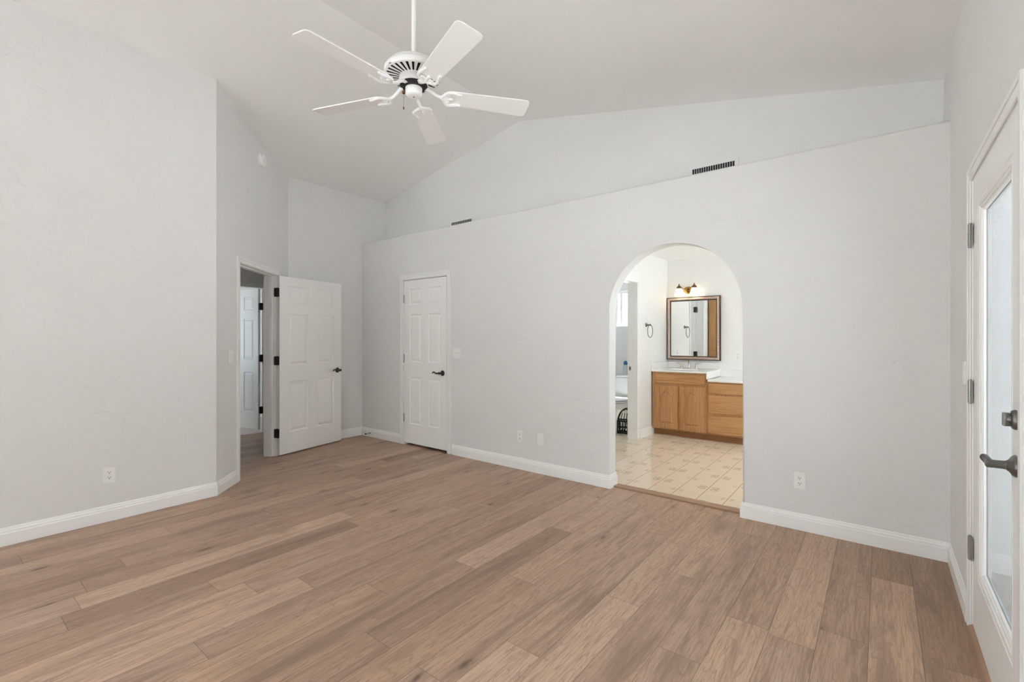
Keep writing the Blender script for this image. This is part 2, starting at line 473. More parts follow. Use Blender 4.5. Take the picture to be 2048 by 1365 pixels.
# ------------------------------------------------------------------ floors
def plank_floor():
    bm = new()
    cl = bm.loops.layers.float_color.new('plank')
    W, LEN, G_ = 0.18, 1.52, 0.0013
    joint = {-4: 3.511, -3: 2.415, -1: 2.571, 0: 3.315, -6: 2.225, -5: 2.668, -9: 2.07, -14: 1.315, -12: 1.518, -16: 0.985,
             -10: 1.262, -13: 0.752, -20: 0.757, -18: 0.5, -22: 1.082, -17: 1.947, 1: 4.1, -2: 3.9}
    tone = {(0, -1): 0.88, (0, 0): 0.36, (1, -1): 0.32, (1, 0): 0.32, (-1, -1): 0.55, (-1, 0): 0.48, (-2, -1): 0.82, (-3, -1): 0.84, (-3, 0): 0.56,
            (-4, -1): 0.54, (-5, -1): 0.50, (-5, 0): 0.78, (-6, -1): 0.84, (-6, 0): 0.70, (-4, 0): 0.66}  # wood tones, lightened near the glazed door to replace missing daylight
    warm = {0: 0.95, 1: 0.85, -1: 0.6}
    rnd = random.Random(5)
    def q(x0, x1, y0, y1, z, col):
        vs = [bm.verts.new((x, y, z)) for x, y in ((x0, y0), (x1, y0), (x1, y1), (x0, y1))]
        f = bm.faces.new(vs)
        for lp in f.loops: lp[cl] = (*col, 1)
    YB, YT = YF - 0.1, 5.02
    for k in range(-40, 3):
        x0 = -0.04 + 0.18 * k; x1 = x0 + W
        j = joint.get(k, rnd.uniform(0, LEN))
        base_t = rnd.random()
        i = math.floor((YB - j) / LEN)
        while j + i * LEN < YT:
            a, b = max(j + i * LEN, YB), min(j + (i + 1) * LEN, YT)
            t = tone.get((k, i), min(0.92, max(0.1, rnd.gauss(0.55, 0.16))))
            a2, b2 = a, b
            xa, xb = max(x0, -6.94), min(x1, 0.36)
            if xb > xa and b2 > a2:
                q(xa + G_ / 2, xb - G_ / 2, a2 + G_ / 2, b2 - G_ / 2, 0.0, (t, rnd.random(), warm.get(k, rnd.random() * 0.85)))
            i += 1
    # dark sub-floor that shows in the joints
    q(-6.94, 0.36, YB, YT, -0.0025, (0.0, 0.5, 0.3)); bm.faces.ensure_lookup_table(); bm.faces[-1].material_index = 1
    return obj('floor', bm, [M['floor'], M['joint']], kind='structure', label='wide oak-look plank floor of the empty bedroom', cat='floor')
plank_floor()
slab('floor_bathroom', [(-3.65, D + 0.14), (1.1, D + 0.14), (1.1, 7.12), (-3.65, 7.12)], -0.05, 0.001, M['tile'], 'cream floral tile floor seen through the arch', 'floor')
slab('floor_hall', [(-9.2, 1.7), (-6.935, 1.7), (-6.935, 3.7), (-9.2, 3.7)], -0.05, 0.001, M['halltile'], 'pale tile floor behind the inner hall door', 'floor')
slab('trim_1', [(-1.89, D + 0.062), (-0.82, D + 0.062), (-0.82, D + 0.15), (-1.89, D + 0.15)], -0.01, 0.012, M['thresh'], 'narrow oak threshold strip under the arch', 'threshold')

# ------------------------------------------------------------------ bedroom shell
def back_wall():
    bm = new()
    o = [(L2, 0), (-4.755, 0), (-4.755, 2.09), (-3.934, 2.09), (-3.934, 0), (-1.898, 0)]
    cx, r, sp = (-1.898 - 0.809) / 2, (1.898 - 0.809) / 2, 1.575
    for i in range(33):
        a = pi - pi * i / 32; o.append((cx + r * cos(a), sp + r * sin(a)))
    o += [(-0.809, 0), (R, 0), (R, LEDGE), (L2, LEDGE)]
    t = new()
    v0 = [t.verts.new((a, D, b)) for a, b in o]; v1 = [t.verts.new((a, D + 0.14, b)) for a, b in o]
    n = len(o)
    f0 = t.faces.new(v0); f1 = t.faces.new(v1[::-1]); side = []
    for i in range(n): t.faces.new((v0[i], v1[i], v1[(i + 1) % n], v0[(i + 1) % n]))
    be = []
    for e in t.edges:
        a, b = (v.co for v in e.verts)
        flat = abs(a.y - b.y) < 1e-6
        arch = all(-1.9 < v.x < -0.8 and v.z < 2.2 for v in (a, b)) and not (a.z < 1e-6 and b.z < 1e-6)
        ledge = abs(a.z - LEDGE) < 1e-6 and abs(b.z - LEDGE) < 1e-6 and a.y < D + 0.01 and b.y < D + 0.01
        if flat and (arch or ledge) and abs(a.x - b.x) + abs(a.z - b.z) > 1e-6: be.append(e)
    bmesh.ops.bevel(t, geom=be, offset=0.02, segments=4, affect='EDGES', profile=0.5)
    bmesh.ops.triangulate(t, faces=[f for f in t.faces if len(f.verts) > 4], quad_method='BEAUTY', ngon_method='BEAUTY')
    merge(bm, t)
    return obj('wall_back', bm, M['wall'], kind='structure', label='long white wall with the arch and the closed door, topped by a plant ledge', cat='wall', smooth=True, angle=30)
back_wall()
slab('ceiling_bathroom', [(L2, D + 0.13), (1.1, D + 0.13), (1.1, 7.12), (L2, 7.12)], 2.505, LEDGE - 0.001, M['ceil'], 'low white bathroom ceiling behind the arch, its top the plant ledge', 'ceiling')
wall('wall_back_upper', (L2 - 0.1, D2), (R + 0.1, D2), (0, 1), 0.12, [(0, zc(L2 - 0.1) + .02), (RIDGE - L2 + 0.1, ZR + .02), (R + 0.1 - L2 + 0.1, zc(R + 0.1) + .02)], z0=LEDGE - 0.01, label='set-back white wall above the plant ledge')
wall('wall_left', (L1, YF), C45, (-1, 0), 0.14, zc(L1) + .02, holes=[(0.3, 3.1, 0.15, 2.3)], label='tall blank white wall at the left with one outlet low down')
SL = (L1 - L2) / S2
wall('wall_left_angled', C45, E45, (-1, -1), 0.125, [(0, zc(L1) + .02), (SL, zc(L2) + .02)], holes=[(0.40, 1.357, -0.001, 2.07)], z0=-0.001, label='narrow angled wall holding the open doorway')
wall('wall_left_inner', E45, (L2, 5.1), (-1, 0), 0.1, zc(L2) + .02, label='short white wall behind the open door')
wall('wall_right', (R, YF), (R, D2 + 0.1), (1, 0), 0.14, zc(R) + .02, holes=[(2.025 - YF, 2.995 - YF, -0.001, 2.075), (0.3 - YF, 1.6 - YF, 0.7, 2.2)], z0=-0.001, label='white wall at the right holding the glazed door')
wall('wall_front', (L1, YF), (R, YF), (0, -1), 0.14, [(0, zc(L1)), (RIDGE - L1, ZR), (R - L1, zc(R))], holes=[(0.1, 3.5, 0.1, 2.4)], label='white window wall behind the viewer')
def ceiling():
    bm = new()
    y0, y1 = YF - 0.15, D2 + 0.15
    prism(bm, [(L2 - 0.15, zc(L2 - 0.15)), (RIDGE, ZR), (R + 0.15, zc(R + 0.15)), (R + 0.15, zc(R + 0.15) + 0.12), (RIDGE, ZR + 0.12), (L2 - 0.15, zc(L2 - 0.15) + 0.12)], y0, y1, 'y')
    return obj('ceiling', bm, M['ceil'], kind='structure', label='vaulted white ceiling over the bedroom', cat='ceiling')
ceiling()
# hall beyond the doorway
wall('wall_hall', (-6.93, -0.5), (-6.93, 3.75), (-1, 0), 0.12, 2.55, holes=[(2.30 - .02 + 0.5, 3.09 + .02 + 0.5, -0.001, 2.075)], z0=-0.001, label='hall wall with the inner doorway seen through the open door')
wall('wall_hall_end', (-7.0, 3.72), (L2 - 0.05, 3.72), (0, 1), 0.1, 2.55, label='hall end wall')
wall('wall_hall_near', (-7.0, -0.5), (L1 - 0.1, -0.5), (0, -1), 0.1, 2.55, label='near end wall of the hall')
slab('ceiling_hall', [(-9.3, -0.6), (L1 - 0.13, -0.6), (L1 - 0.13, 1.5), (E45[0] - 0.11, E45[1] - 0.02), (L2 - 0.1, 3.85), (-9.3, 3.85)], 2.44, 2.55, M['ceil'], 'hall ceiling', 'ceiling')
wall('wall_hall_room_far', (-9.15, 1.7), (-9.15, 3.72), (-1, 0), 0.1, 2.55, label='far wall behind the inner hall door')
wall('wall_hall_room_side', (-9.15, 3.62), (-7.05, 3.62), (0, 1), 0.1, 2.55, label='side wall behind the inner hall door')
wall('wall_hall_room_window', (-9.15, 1.75), (-7.05, 1.75), (0, -1), 0.1, 2.55, holes=[(0.3, 1.3, 0.7, 1.9)], label='wall with an added light opening behind the inner hall door')
# closet
wall('wall_closet_back', (L2, 5.0), (-3.65, 5.0), (0, 1), 0.1, 2.52, label='closet back wall')
wall('wall_closet_right', (-3.65, D + 0.14), (-3.65, 7.1), (-1, 0), 0.1, 2.52, label='wall between closet and toilet room')
# bathroom
BX, BY = -2.519, 6.993
wall('wall_bathroom_left', (BX, D + 0.14), (BX, BY), (-1, 0), 0.12, 2.52, holes=[(5.12 - D - 0.14, 5.876 - D - 0.14, -0.001, 2.092)], z0=-0.001, m=M['bathwall'], label='white bathroom wall with the towel ring and toilet room doorway')
wall('wall_bathroom_far', (-3.65, BY), (1.0, BY), (0, 1), 0.12, 2.52, holes=[(0.26, 0.95, 1.53, 2.10)], m=M['bathwall'], label='white bathroom wall behind the vanity and toilet')
wall('wall_bathroom_right', (1.0, D + 0.1), (1.0, BY), (1, 0), 0.12, 2.65, holes=[(0.15, 2.05, 0.4, 2.0)], m=M['bathwall'], label='bathroom window wall hidden by the arch')
wall('wall_bathroom_toilet', (-3.65, 4.95), (BX - 0.1, 4.95), (0, -1), 0.1, 2.52, m=M['bathwall'], label='near wall of the toilet room')
wall('wall_patio', (R + 0.12, D + 0.05), (1.12, D + 0.05), (0, 1), 0.1, 2.66, m=M['stucco'], label='white stucco wall outside the glazed door')
wall('wall_light_block', (-14, -9.5), (14, -9.5), (0, -1), 0.2, 1.9, m=M['light_block'], label='unseen wall added behind the viewer to block far-ground light')  # added out of view to keep far-ground light off the upper walls
wall('wall_added_shade', (1.75, 1.7), (1.75, 3.9), (1, 0), 0.12, 2.66, m=M['stucco'], z0=-0.1, label='unseen stucco wall added to dim the daylight outside the glazed door')  # added screen that cuts the ground light reaching the glazed door
slab('ceiling_added_shade', [(R + 0.14, 1.7), (7, 1.7), (7, 3.86), (R + 0.14, 3.86)], 2.66, 2.8, M['stucco'], 'unseen cover added to shade the outside of the glazed door', 'ceiling')  # added overhead to hold back sky light at the glazed door
slab('floor_patio', [(-16, -16), (16, -16), (16, 18), (-16, 18)], -0.22, -0.06, M['concrete'], 'pale concrete ground outside the glazed door', 'ground')

# ------------------------------------------------------------------ baseboards
PROF = [(0, 0), (0.014, 0), (0.014, 0.078), (0.0105, 0.083), (0.0105, 0.094), (0.006, 0.101), (0.0045, 0.112), (0, 0.116)]
def baseboard(name, pts, side, label):
    """swept profile along pts; side=+1: room lies to the left of travel"""
    pts = [Vector((*p, 0)) for p in pts]; bm = new(); rings = []
    n = len(pts)
    def nr(a, b):
        d = (b - a).normalized(); return Vector((-d.y, d.x, 0)) * side
    for i, p in enumerate(pts):
        if i == 0: q = nr(pts[0], pts[1])
        elif i == n - 1: q = nr(pts[-2], pts[-1])
        else:
            a, b = nr(pts[i - 1], p), nr(p, pts[i + 1])
            q = (a + b); q = q / max(0.2, q.length_squared / 2)
        rings.append([bm.verts.new(p + q * d + Vector((0, 0, z + 0.001))) for d, z in PROF])
    for A, B in zip(rings, rings[1:]):
        for k in range(len(PROF)):
            j = (k + 1) % len(PROF)
            bm.faces.new((A[k], A[j], B[j], B[k]))
    bm.faces.new(rings[0]); bm.faces.new(rings[-1])
    return obj(name, bm, M['white'], kind='structure', label=label, cat='baseboard')
e = p45(0.352); f_ = p45(1.405)
baseboard('baseboard_left', [(L1, YF), C45, (e.x, e.y)], -1, 'white baseboard under the blank left wall')
baseboard('baseboard_left_inner', [(f_.x, f_.y), E45, (L2, D), (-4.812, D)], -1, 'white baseboard behind the open door')
baseboard('baseboard_back', [(-3.878, D), (-1.898, D), (-1.898, D + 0.14)], -1, 'white baseboard between the closed door and the arch')
baseboard('baseboard_back_right', [(-0.809, D + 0.14), (-0.809, D), (R, D), (R, 3.055)], -1, 'white baseboard from the arch to the glazed door')
baseboard('baseboard_right', [(R, 1.965), (R, YF)], -1, 'white baseboard beside the glazed door')
baseboard('baseboard_bathroom', [(BX, 5.945), (BX, 6.43)], -1, 'white baseboard beside the vanity')

# ------------------------------------------------------------------ door trim (casing + jamb lining), local: opening x 0..w, wall face y=0, room towards -y
def casing(name, mx, w, h, cw, th, depth, label, stop=None, lining=0.02, back=False):
    bm = new()
    def U(o, i, hi, ho, d0, d1, bev):
        for q in ([(-o, 0), (-i, 0), (-i, hi), (-o, ho)], [(w + i, 0), (w + o, 0), (w + o, ho), (w + i, hi)], [(-i, hi), (w + i, hi), (w + o, ho), (-o, ho)]):
            prism(bm, q, d0, d1, 'y', bev, 2)
    U(cw, -0.004 + 0.008, h + 0.004, h + cw, -th, 0.0, 0.003)
    U(cw, cw - 0.02, h + cw - 0.02, h + cw, -th - 0.004, -th + 0.002, 0.002)
    if back: U(cw, 0.004, h + 0.004, h + cw, depth, depth + th, 0.003)
    U(lining, 0.0, h, h + lining, 0.0005, depth, 0)
    if stop: U(0.001, -0.011, h - 0.011, h + 0.001, stop, stop + 0.035, 0)
    o = obj(name, bm, M['casing'], kind='structure', label=label, cat='door trim', mw=mx)
    return o
def frame2(p, rz, z=0.0): return Matrix.Translation((p[0], p[1], z)) @ Matrix.Rotation(rz, 4, 'Z')
casing('trim_2', frame2((-4.735, D), 0), 0.781, 2.07, 0.06, 0.016, 0.14, 'white casing round the closed six-panel door', stop=0.04)
q = p45(0.42); casing('trim_3', frame2((q.x, q.y), radians(135)), 0.917, 2.05, 0.055, 0.014, 0.125, 'white casing round the open doorway in the angled wall', stop=0.045, back=True)
casing('trim_4', frame2((R, 2.985), radians(-90)), 0.95, 2.06, 0.06, 0.008, 0.14, 'white casing round the glazed door', lining=0.012)
casing('trim_5', frame2((-6.93, 2.30), radians(90)), 0.79, 2.055, 0.057, 0.014, 0.12, 'white casing round the inner hall doorway', back=True)
casing('trim_6', frame2((BX, 5.14), radians(90)), 0.716, 2.07, 0.057, 0.012, 0.12, 'white casing round the toilet room doorway', back=True)

# ------------------------------------------------------------------ six-panel doors
def six_panel(w, h=2.032, t=0.035, stile=0.10, mid=0.125):
    bm = new()
    pw = (w - 2 * stile - mid) / 2
    xs = [0, stile, stile + pw, stile + pw + mid, w - stile, w]
    zt = [0, 0.107, 0.303, 0.424, 1.018, 1.207, 1.79, h]
    zs = [h - z for z in zt][::-1]
    for side in (0, 1):
        y0 = 0 if side == 0 else t; sg = 1 if side == 0 else -1
        for i in range(5):
            for j in range(7):
                a, b, c, d = xs[i], xs[i + 1], zs[j], zs[j + 1]
                def ring(ins, dep): return [bm.verts.new((x, y0 + sg * dep, z)) for x, z in ((a + ins, c + ins), (b - ins, c + ins), (b - ins, d - ins), (a + ins, d - ins))]
                if i in (1, 3) and j in (1, 3, 5):
                    rs = [ring(0, 0), ring(0.006, 0.007), ring(0.013, 0.0085), ring(0.02, 0.0085), ring(0.04, 0.002)]
                    for A, B in zip(rs, rs[1:]):
                        for k in range(4): bm.faces.new((A[k], A[(k + 1) % 4], B[(k + 1) % 4], B[k]))
                    bm.faces.new(rs[-1])
                else: bm.faces.new(ring(0, 0))
    for pa, pb in (((0, 0), (w, 0)), ((w, 0), (w, h)), ((w, h), (0, h)), ((0, h), (0, 0))):
        bm.faces.new([bm.verts.new((p[0], y, p[1])) for p, y in ((pa, 0), (pb, 0), (pb, t), (pa, t))])
    return bm

def lever_bm(wave=True, flip=1):
    """rose on plane y=0 facing -y, lever runs along -x * flip"""
    bm = new()
    rx = Matrix.Rotation(radians(90), 4, 'X')
    lathe(bm, [(0.033, 0), (0.033, 0.004), (0.029, 0.009), (0.018, 0.012), (0.012, 0.02), (0.012, 0.05), (0.0145, 0.053), (0.0145, 0.062), (0.009, 0.066), (0, 0.067)], 28, rx)
    f = -flip
    if wave: pts = [(0, -.056, 0), (0.02 * f, -.057, 0.003), (0.04 * f, -.058, -0.004), (0.06 * f, -.058, -0.002), (0.08 * f, -.057, 0.010), (0.10 * f, -.056, 0.012), (0.112 * f, -.054, 0.002), (0.113 * f, -.054, -0.006)]
    else: pts = [(0, -.056, 0), (0.04 * f, -.058, 0), (0.08 * f, -.058, 0.002), (0.11 * f, -.056, 0)]
    pp = []
    for i in range(len(pts) - 1):
        a, b = Vector(pts[i]), Vector(pts[i + 1])
        for k in range(3): pp.append(a.lerp(b, k / 3))
    pp.append(Vector(pts[-1]))
    rs = [0.0095 - 0.003 * abs(i / len(pp) - 0.1) + 0.0015 * sin(i * 1.4) for i in range(len(pp))]
    tube(bm, pp, rs, 10)
    return bm

def hinge_bm(hh=0.1, r=0.0065, a=None, b=None):
    """barrel on the z axis, plates along directions a and b (2-D unit vectors)"""
    bm = new()
    for k in range(3):
        z0 = -hh / 2 + hh * k / 3
        cyl(bm, (0, 0, z0 + 0.0018), (0, 0, z0 + hh / 3 - 0.0018), r, seg=14)
    cyl(bm, (0, 0, -hh / 2 - 0.004), (0, 0, hh / 2 + 0.004), r * 0.7, seg=12)
    for d in (a, b):
        if d is None: continue
        ang = atan2(d[1], d[0])
        t = new(); prism(t, rrect(0, 0.034, -hh / 2, hh / 2, 0.008), -0.0012, 0.0012, 'y')
        for z in (-0.03, 0, 0.03): lathe(t, [(0.0036, 0), (0.0036, 0.0018), (0, 0.002)], 10, Matrix.Translation((0.018 + (0.006 if z == 0 else 0), 0, z)) @ Matrix.Rotation(radians(90), 4, 'X'))
        merge(bm, t, Matrix.Rotation(ang, 4, 'Z'))
    return bm

# door_2: closed closet door in the back wall
d2 = obj('door_2', six_panel(0.763), M['door'], kind='structure', label='closed narrow white six-panel door in the long wall', cat='door', loc=(-4.727, D - 0.004, 0.03))
obj('door_handle', lever_bm(), M['bronze'], d2, loc=(0.695, 0, 0.90), smooth=True)
for z in (1.805, 1.055, 0.31): obj('hinge', hinge_bm(0.1, 0.0065, a=(0, 1)), M['steel'], d2, loc=(-0.005, -0.006, z), smooth=True)
bm = new(); prism(bm, rrect(-0.012, 0.012, -0.03, 0.03, 0.004), 0, 0.002, 'x'); obj('latch_plate', bm, M['steel'], d2, loc=(0.7655, 0.02, 0.90))

# door_1: open entry door
A1 = radians(90 + 11.7)
d1 = obj('door_1', six_panel(0.90, stile=0.118, mid=0.125), M['door'], kind='structure', label='wide white six-panel door standing open against the wall', cat='door', loc=(-5.332, 2.53, 0.015), rotz=A1)
obj('door_handle', lever_bm(True), M['bronze'], d1, loc=(0.835, 0, 0.915), smooth=True)
hb = lever_bm(True); bmesh.ops.transform(hb, matrix=Matrix.Scale(-1, 4, (0, 1, 0)), verts=hb.verts)
obj('door_handle', hb, M['bronze'], d1, loc=(0.835, 0.035, 0.915), smooth=True)
md1 = frame2((-5.332, 2.53), A1, 0.015)
pin = Vector((-5.3665, 2.5185))
for z in (1.86, 1.085, 0.26):
    h = hinge_bm(0.1, 0.0065, a=(-S2, -S2), b=(cos(A1 - pi / 2), sin(A1 - pi / 2)))
    obj('hinge', h, M['bronze'], d1, mw=md1.inverted() @ Matrix.Translation((pin.x, pin.y, z)), smooth=True)

# door_4: hall door standing ajar beyond the doorway
A4 = radians(192.5)
d4 = obj('door_4', six_panel(0.76), M['door'], kind='structure', label='white six-panel hall door standing open beyond the doorway', cat='door', loc=(-7.058, 3.072, 0.02), rotz=A4)
obj('door_handle', lever_bm(False), M['bronze'], d4, mw=Matrix.Translation((0.70, 0.035, 0.92)) @ Matrix.Rotation(pi, 4, 'Z'), smooth=True)
for z in (1.80, 1.05, 0.30): obj('hinge', hinge_bm(0.1, 0.0075, a=(1, 0.35), b=(0.2, -1)), M['bronze'], d4, mw=frame2((-7.058, 3.072), A4, 0.02).inverted() @ Matrix.Translation((-7.045, 3.08, z)), smooth=True)

# door_3: glazed exterior door in the right wall
def glazed_door():
    w, h, t = 0.93, 2.03, 0.045
    st, top, bot = 0.13, 0.125, 0.255
    bm = new()
    x0, x1, z0, z1 = st, w - st + 0.012, bot, h - top
    for y, sg in ((0, 1), (t, -1)):
        A = [(0, 0), (w, 0), (w, h), (0, h)]
        steps = [(0, 0.0), (0.003, 0.003), (0.008, 0.003), (0.011, 0.0), (0.026, 0.001), (0.029, 0.006), (0.038, 0.006), (0.041, 0.012), (0.048, 0.012), (0.051, 0.02)]
        rings = [[bm.verts.new((px, y, pz)) for px, pz in A]]
        for ins, dep in steps:
            rings.append([bm.verts.new((px, y + sg * dep, pz)) for px, pz in ((x0 + ins, z0 + ins), (x1 - ins, z0 + ins), (x1 - ins, z1 - ins), (x0 + ins, z1 - ins))])
        for P, Q in zip(rings, rings[1:]):
            for k in range(4): bm.faces.new((P[k], P[(k + 1) % 4], Q[(k + 1) % 4], Q[k]))
    for pa, pb in (((0, 0), (w, 0)), ((w, 0), (w, h)), ((w, h), (0, h)), ((0, h), (0, 0))):
        bm.faces.new([bm.verts.new((p[0], y, p[1])) for p, y in ((pa, 0), (pb, 0), (pb, t), (pa, t))])
    d = obj('door_3', bm, M['door'], kind='structure', label='white exterior door with one tall glass pane at the right edge', cat='door', loc=(R + 0.003, 2.974, 0.030), rotz=radians(-90))
    g = new(); box(g, (x0 + 0.03, 0.020, z0 + 0.03), (x1 - 0.03, 0.025, z1 - 0.03))
    obj('glass_pane', g, M['tinted'], d, label='tall pale glass pane')
    hx = w - 0.066
    hb = new()
    rx = Matrix.Rotation(radians(90), 4, 'X')
    lathe(hb, [(0.034, 0), (0.034, 0.004), (0.030, 0.010), (0.020, 0.016), (0.0135, 0.024), (0.0125, 0.05), (0.0135, 0.053), (0.0135, 0.066), (0.008, 0.070), (0, 0.070)], 28, rx)
    pp, rs = [], []
    for i in range(25):
        k = i / 24; pp.append((-0.085 * k, -0.058 - 0.004 * k, 0.004 * k)); rs.append(0.0105 + 0.0016 * sin(i * 1.55))
    tube(hb, pp, rs, 12)
    obj('door_handle', hb, M['pewter'], d, loc=(hx, 0, 0.912), smooth=True, label='pewter lever handle with rope-twist grip')
    db = new()
    lathe(db, [(0.031, 0), (0.031, 0.005), (0.027, 0.011), (0.014, 0.014), (0.011, 0.022), (0, 0.022)], 28, rx)
    prism(db, [(-0.008, -0.021), (0.008, -0.021), (0.010, 0.0), (0.008, 0.021), (-0.008, 0.021), (-0.010, 0)], -0.031, -0.014, 'y', 0.003)
    obj('deadbolt', db, M['pewter'], d, loc=(hx, 0, 1.056), smooth=True, label='pewter deadbolt thumb-turn')
    for z in (1.78, 1.066, 0.352): obj('hinge', hinge_bm(0.105, 0.008, a=(1, 0.12), b=(-1, 0.1)), M['steel'], d, loc=(-0.003, -0.010, z), smooth=True)
    return d
glazed_door()
bm = new(); prism(bm, [(R - 0.022, 0.0), (R + 0.14, 0.0), (R + 0.14, 0.032), (R + 0.0, 0.032), (R - 0.012, 0.024)], 2.04, 2.98, 'y')
obj('trim_7', bm, M['thresh'], kind='structure', label='brown wooden sill under the glazed door', cat='threshold')

# ------------------------------------------------------------------ windows
def window(name, mx, w, h, label, mull=(), depth=0.12, fw=0.045):
    """local: opening x 0..w, z 0..h, y into the wall"""
    bm = new()
    y0, y1 = depth * 0.35, depth * 0.35 + 0.05
    for a, b in (((0, 0), (fw, h)), ((w - fw, 0), (w, h)), ((fw, 0), (w - fw, fw)), ((fw, h - fw), (w - fw, h))): box(bm, (a[0], y0, a[1]), (b[0], y1, b[1]), 0.004)
    for x in mull: box(bm, (x - fw / 2, y0 + 0.005, fw), (x + fw / 2, y1 - 0.005, h - fw), 0.004)
    o = obj(name, bm, M['white'], kind='structure', label=label, cat='window', mw=mx)
    xs = [fw, *mull, w - fw]
    for a, b in zip(xs, xs[1:]):
        g = new(); box(g, (a, y0 + 0.022, fw * 0.8), (b, y0 + 0.026, h - fw * 0.8)); obj('pane', g, M['glass'], o)
    return o
window('window_1', Matrix.Translation((L1 + 3.5, YF, 0.1)) @ Matrix.Rotation(pi, 4, 'Z'), 3.4, 2.3, 'wide window wall behind the viewer', (0.85, 1.7, 2.55))
window('window_2', Matrix.Translation((L1, YF + 0.3, 0.15)) @ Matrix.Rotation(radians(90), 4, 'Z'), 2.8, 2.15, 'side window behind the viewer', (1.4,))
window('window_added', Matrix.Translation((R, 1.6, 0.7)) @ Matrix.Rotation(radians(-90), 4, 'Z'), 1.3, 1.5, 'unseen window added at the right to light the far left corner', (0.65,))  # invented opening, sends daylight to the dim far-left corner
window('window_3', Matrix.Translation((1.0, D + 2.15, 0.4)) @ Matrix.Rotation(radians(-90), 4, 'Z'), 1.9, 1.6, 'bathroom window hidden beside the arch', (0.95,))
window('window_4', Matrix.Translation((-3.39, BY, 1.53)), 0.69, 0.57, 'small high window above the toilet', (0.10,), fw=0.04)
window('window_hall_added', Matrix.Translation((-7.85, 1.75, 0.7)) @ Matrix.Rotation(pi, 4, 'Z'), 1.0, 1.2, 'unseen window added to light the inner hall door', (0.5,), 0.1)  # invented opening, throws light on the open hall door leaf

# ------------------------------------------------------------------ ceiling fan
FX, FY, FZ = -2.109, 1.766, 2.752
fan = empty('ceiling_fan', (FX, FY, FZ), 'white five-blade ceiling fan hanging on a long rod', 'fan')
ztop = zc(FX) - FZ
bm = new(); cyl(bm, (0, 0, 0.19), (0, 0, ztop - 0.03), 0.0135, seg=20); obj('downrod', bm, M['fan'], fan, smooth=True)
bm = new(); lathe(bm, [(0.02, -0.075), (0.045, -0.07), (0.065, -0.045), (0.072, 0.0), (0.072, 0.025)], 32, Matrix.Translation((0, 0, ztop - 0.022))); obj('canopy', bm, M['fan'], fan, smooth=True)
def motor():
    bm = new()
    lathe(bm, [(0.0, 0.2), (0.03, 0.2), (0.034, 0.193), (0.07, 0.189), (0.105, 0.178), (0.138, 0.158), (0.152, 0.142), (0.158, 0.128), (0.165, 0.124), (0.167, 0.107), (0.163, 0.097)], 48, cap=False)
    # lower slotted cone, slot openings left out
    ns = 28
    prof = [(0.163, 0.097), (0.153, 0.093), (0.082, 0.088), (0.076, 0.086)]
    for k in range(ns):
        a0, a1 = 2 * pi * k / ns, 2 * pi * (k + 0.56) / ns; a2 = 2 * pi * (k + 1) / ns
        lathe(bm, prof, 3, a0=a0, a1=a1)
        lathe(bm, prof[:2], 2, a0=a1, a1=a2); lathe(bm, prof[2:], 2, a0=a1, a1=a2)
    lathe(bm, [(0.076, 0.086), (0.080, 0.084), (0.084, 0.07), (0.082, 0.052), (0.074, 0.044), (0.06, 0.043)], 48)
    return obj('motor_housing', bm, M['fan'], fan, smooth=True, angle=40)
mh = motor()
bm = new(); lathe(bm, [(0, 0.13), (0.15, 0.13), (0.15, 0.104), (0.07, 0.104), (0.07, 0.05), (0, 0.05)], 40); obj('motor_core', bm, M['black'], fan, label='black inside showing through the vent slots')
bm = new(); lathe(bm, [(0.0, 0.05), (0.078, 0.044), (0.078, 0.036), (0.06, 0.026), (0.0, 0.026)], 40); obj('flywheel', bm, M['black'], fan)
bm = new(); lathe(bm, [(0.0, 0.05), (0.044, 0.05), (0.048, 0.046), (0.048, 0.03), (0.046, 0.028), (0.048, 0.026), (0.048, -0.004), (0.043, -0.014), (0.036, -0.019), (0.016, -0.022), (0, -0.022)], 32); obj('switch_housing', bm, M['fan'], fan, smooth=True)
bm = new(); cyl(bm, (0, 0, 0), (0, 0, -0.003), 0.006, seg=12); obj('cap_screw', bm, M['steel'], fan, loc=(0.0, 0, -0.0215), smooth=True)
bm = new()
for i in range(17): lathe(bm, [(0, -0.0016), (0.0016, 0), (0, 0.0016)], 6, Matrix.Translation((0, 0, -0.0045 * i)))
lathe(bm, [(0, 0), (0.0035, -0.004), (0.004, -0.012), (0.002, -0.018), (0, -0.018)], 10, Matrix.Translation((0, 0, -0.0045 * 17)))
box(bm, (-0.007, -0.006, -0.004), (0.010, 0.006, 0.012), 0.002)
obj('pull_chain', bm, M['brassdark'], fan, loc=(-0.046, -0.036, 0.0), smooth=True)
def blade_bm():
    bm = new(); r0, r1 = 0.205, 0.682
    w0, w1 = 0.056, 0.0725
    pts = []
    for (x, y, r) in ((r0, -w0, 0.012), (r1, -w1, 0.028), (r1, w1, 0.028), (r0, w0, 0.012)): pts.append((x, y, r))
    out = []
    n = len(pts)
    for i, (x, y, r) in enumerate(pts):
        p = Vector((x, y)); a = (Vector(pts[i - 1][:2]) - p).normalized(); b = (Vector(pts[(i + 1) % n][:2]) - p).normalized()
        for k in range(7):
            t = k / 6; s, e2 = p + a * r, p + b * r
            q_ = s * (1 - t) ** 2 + p * 2 * t * (1 - t) + e2 * t * t; out.append((q_.x, q_.y))
    prism(bm, out, -0.003, 0.003, 'z', 0.0012, 1)
    return bm
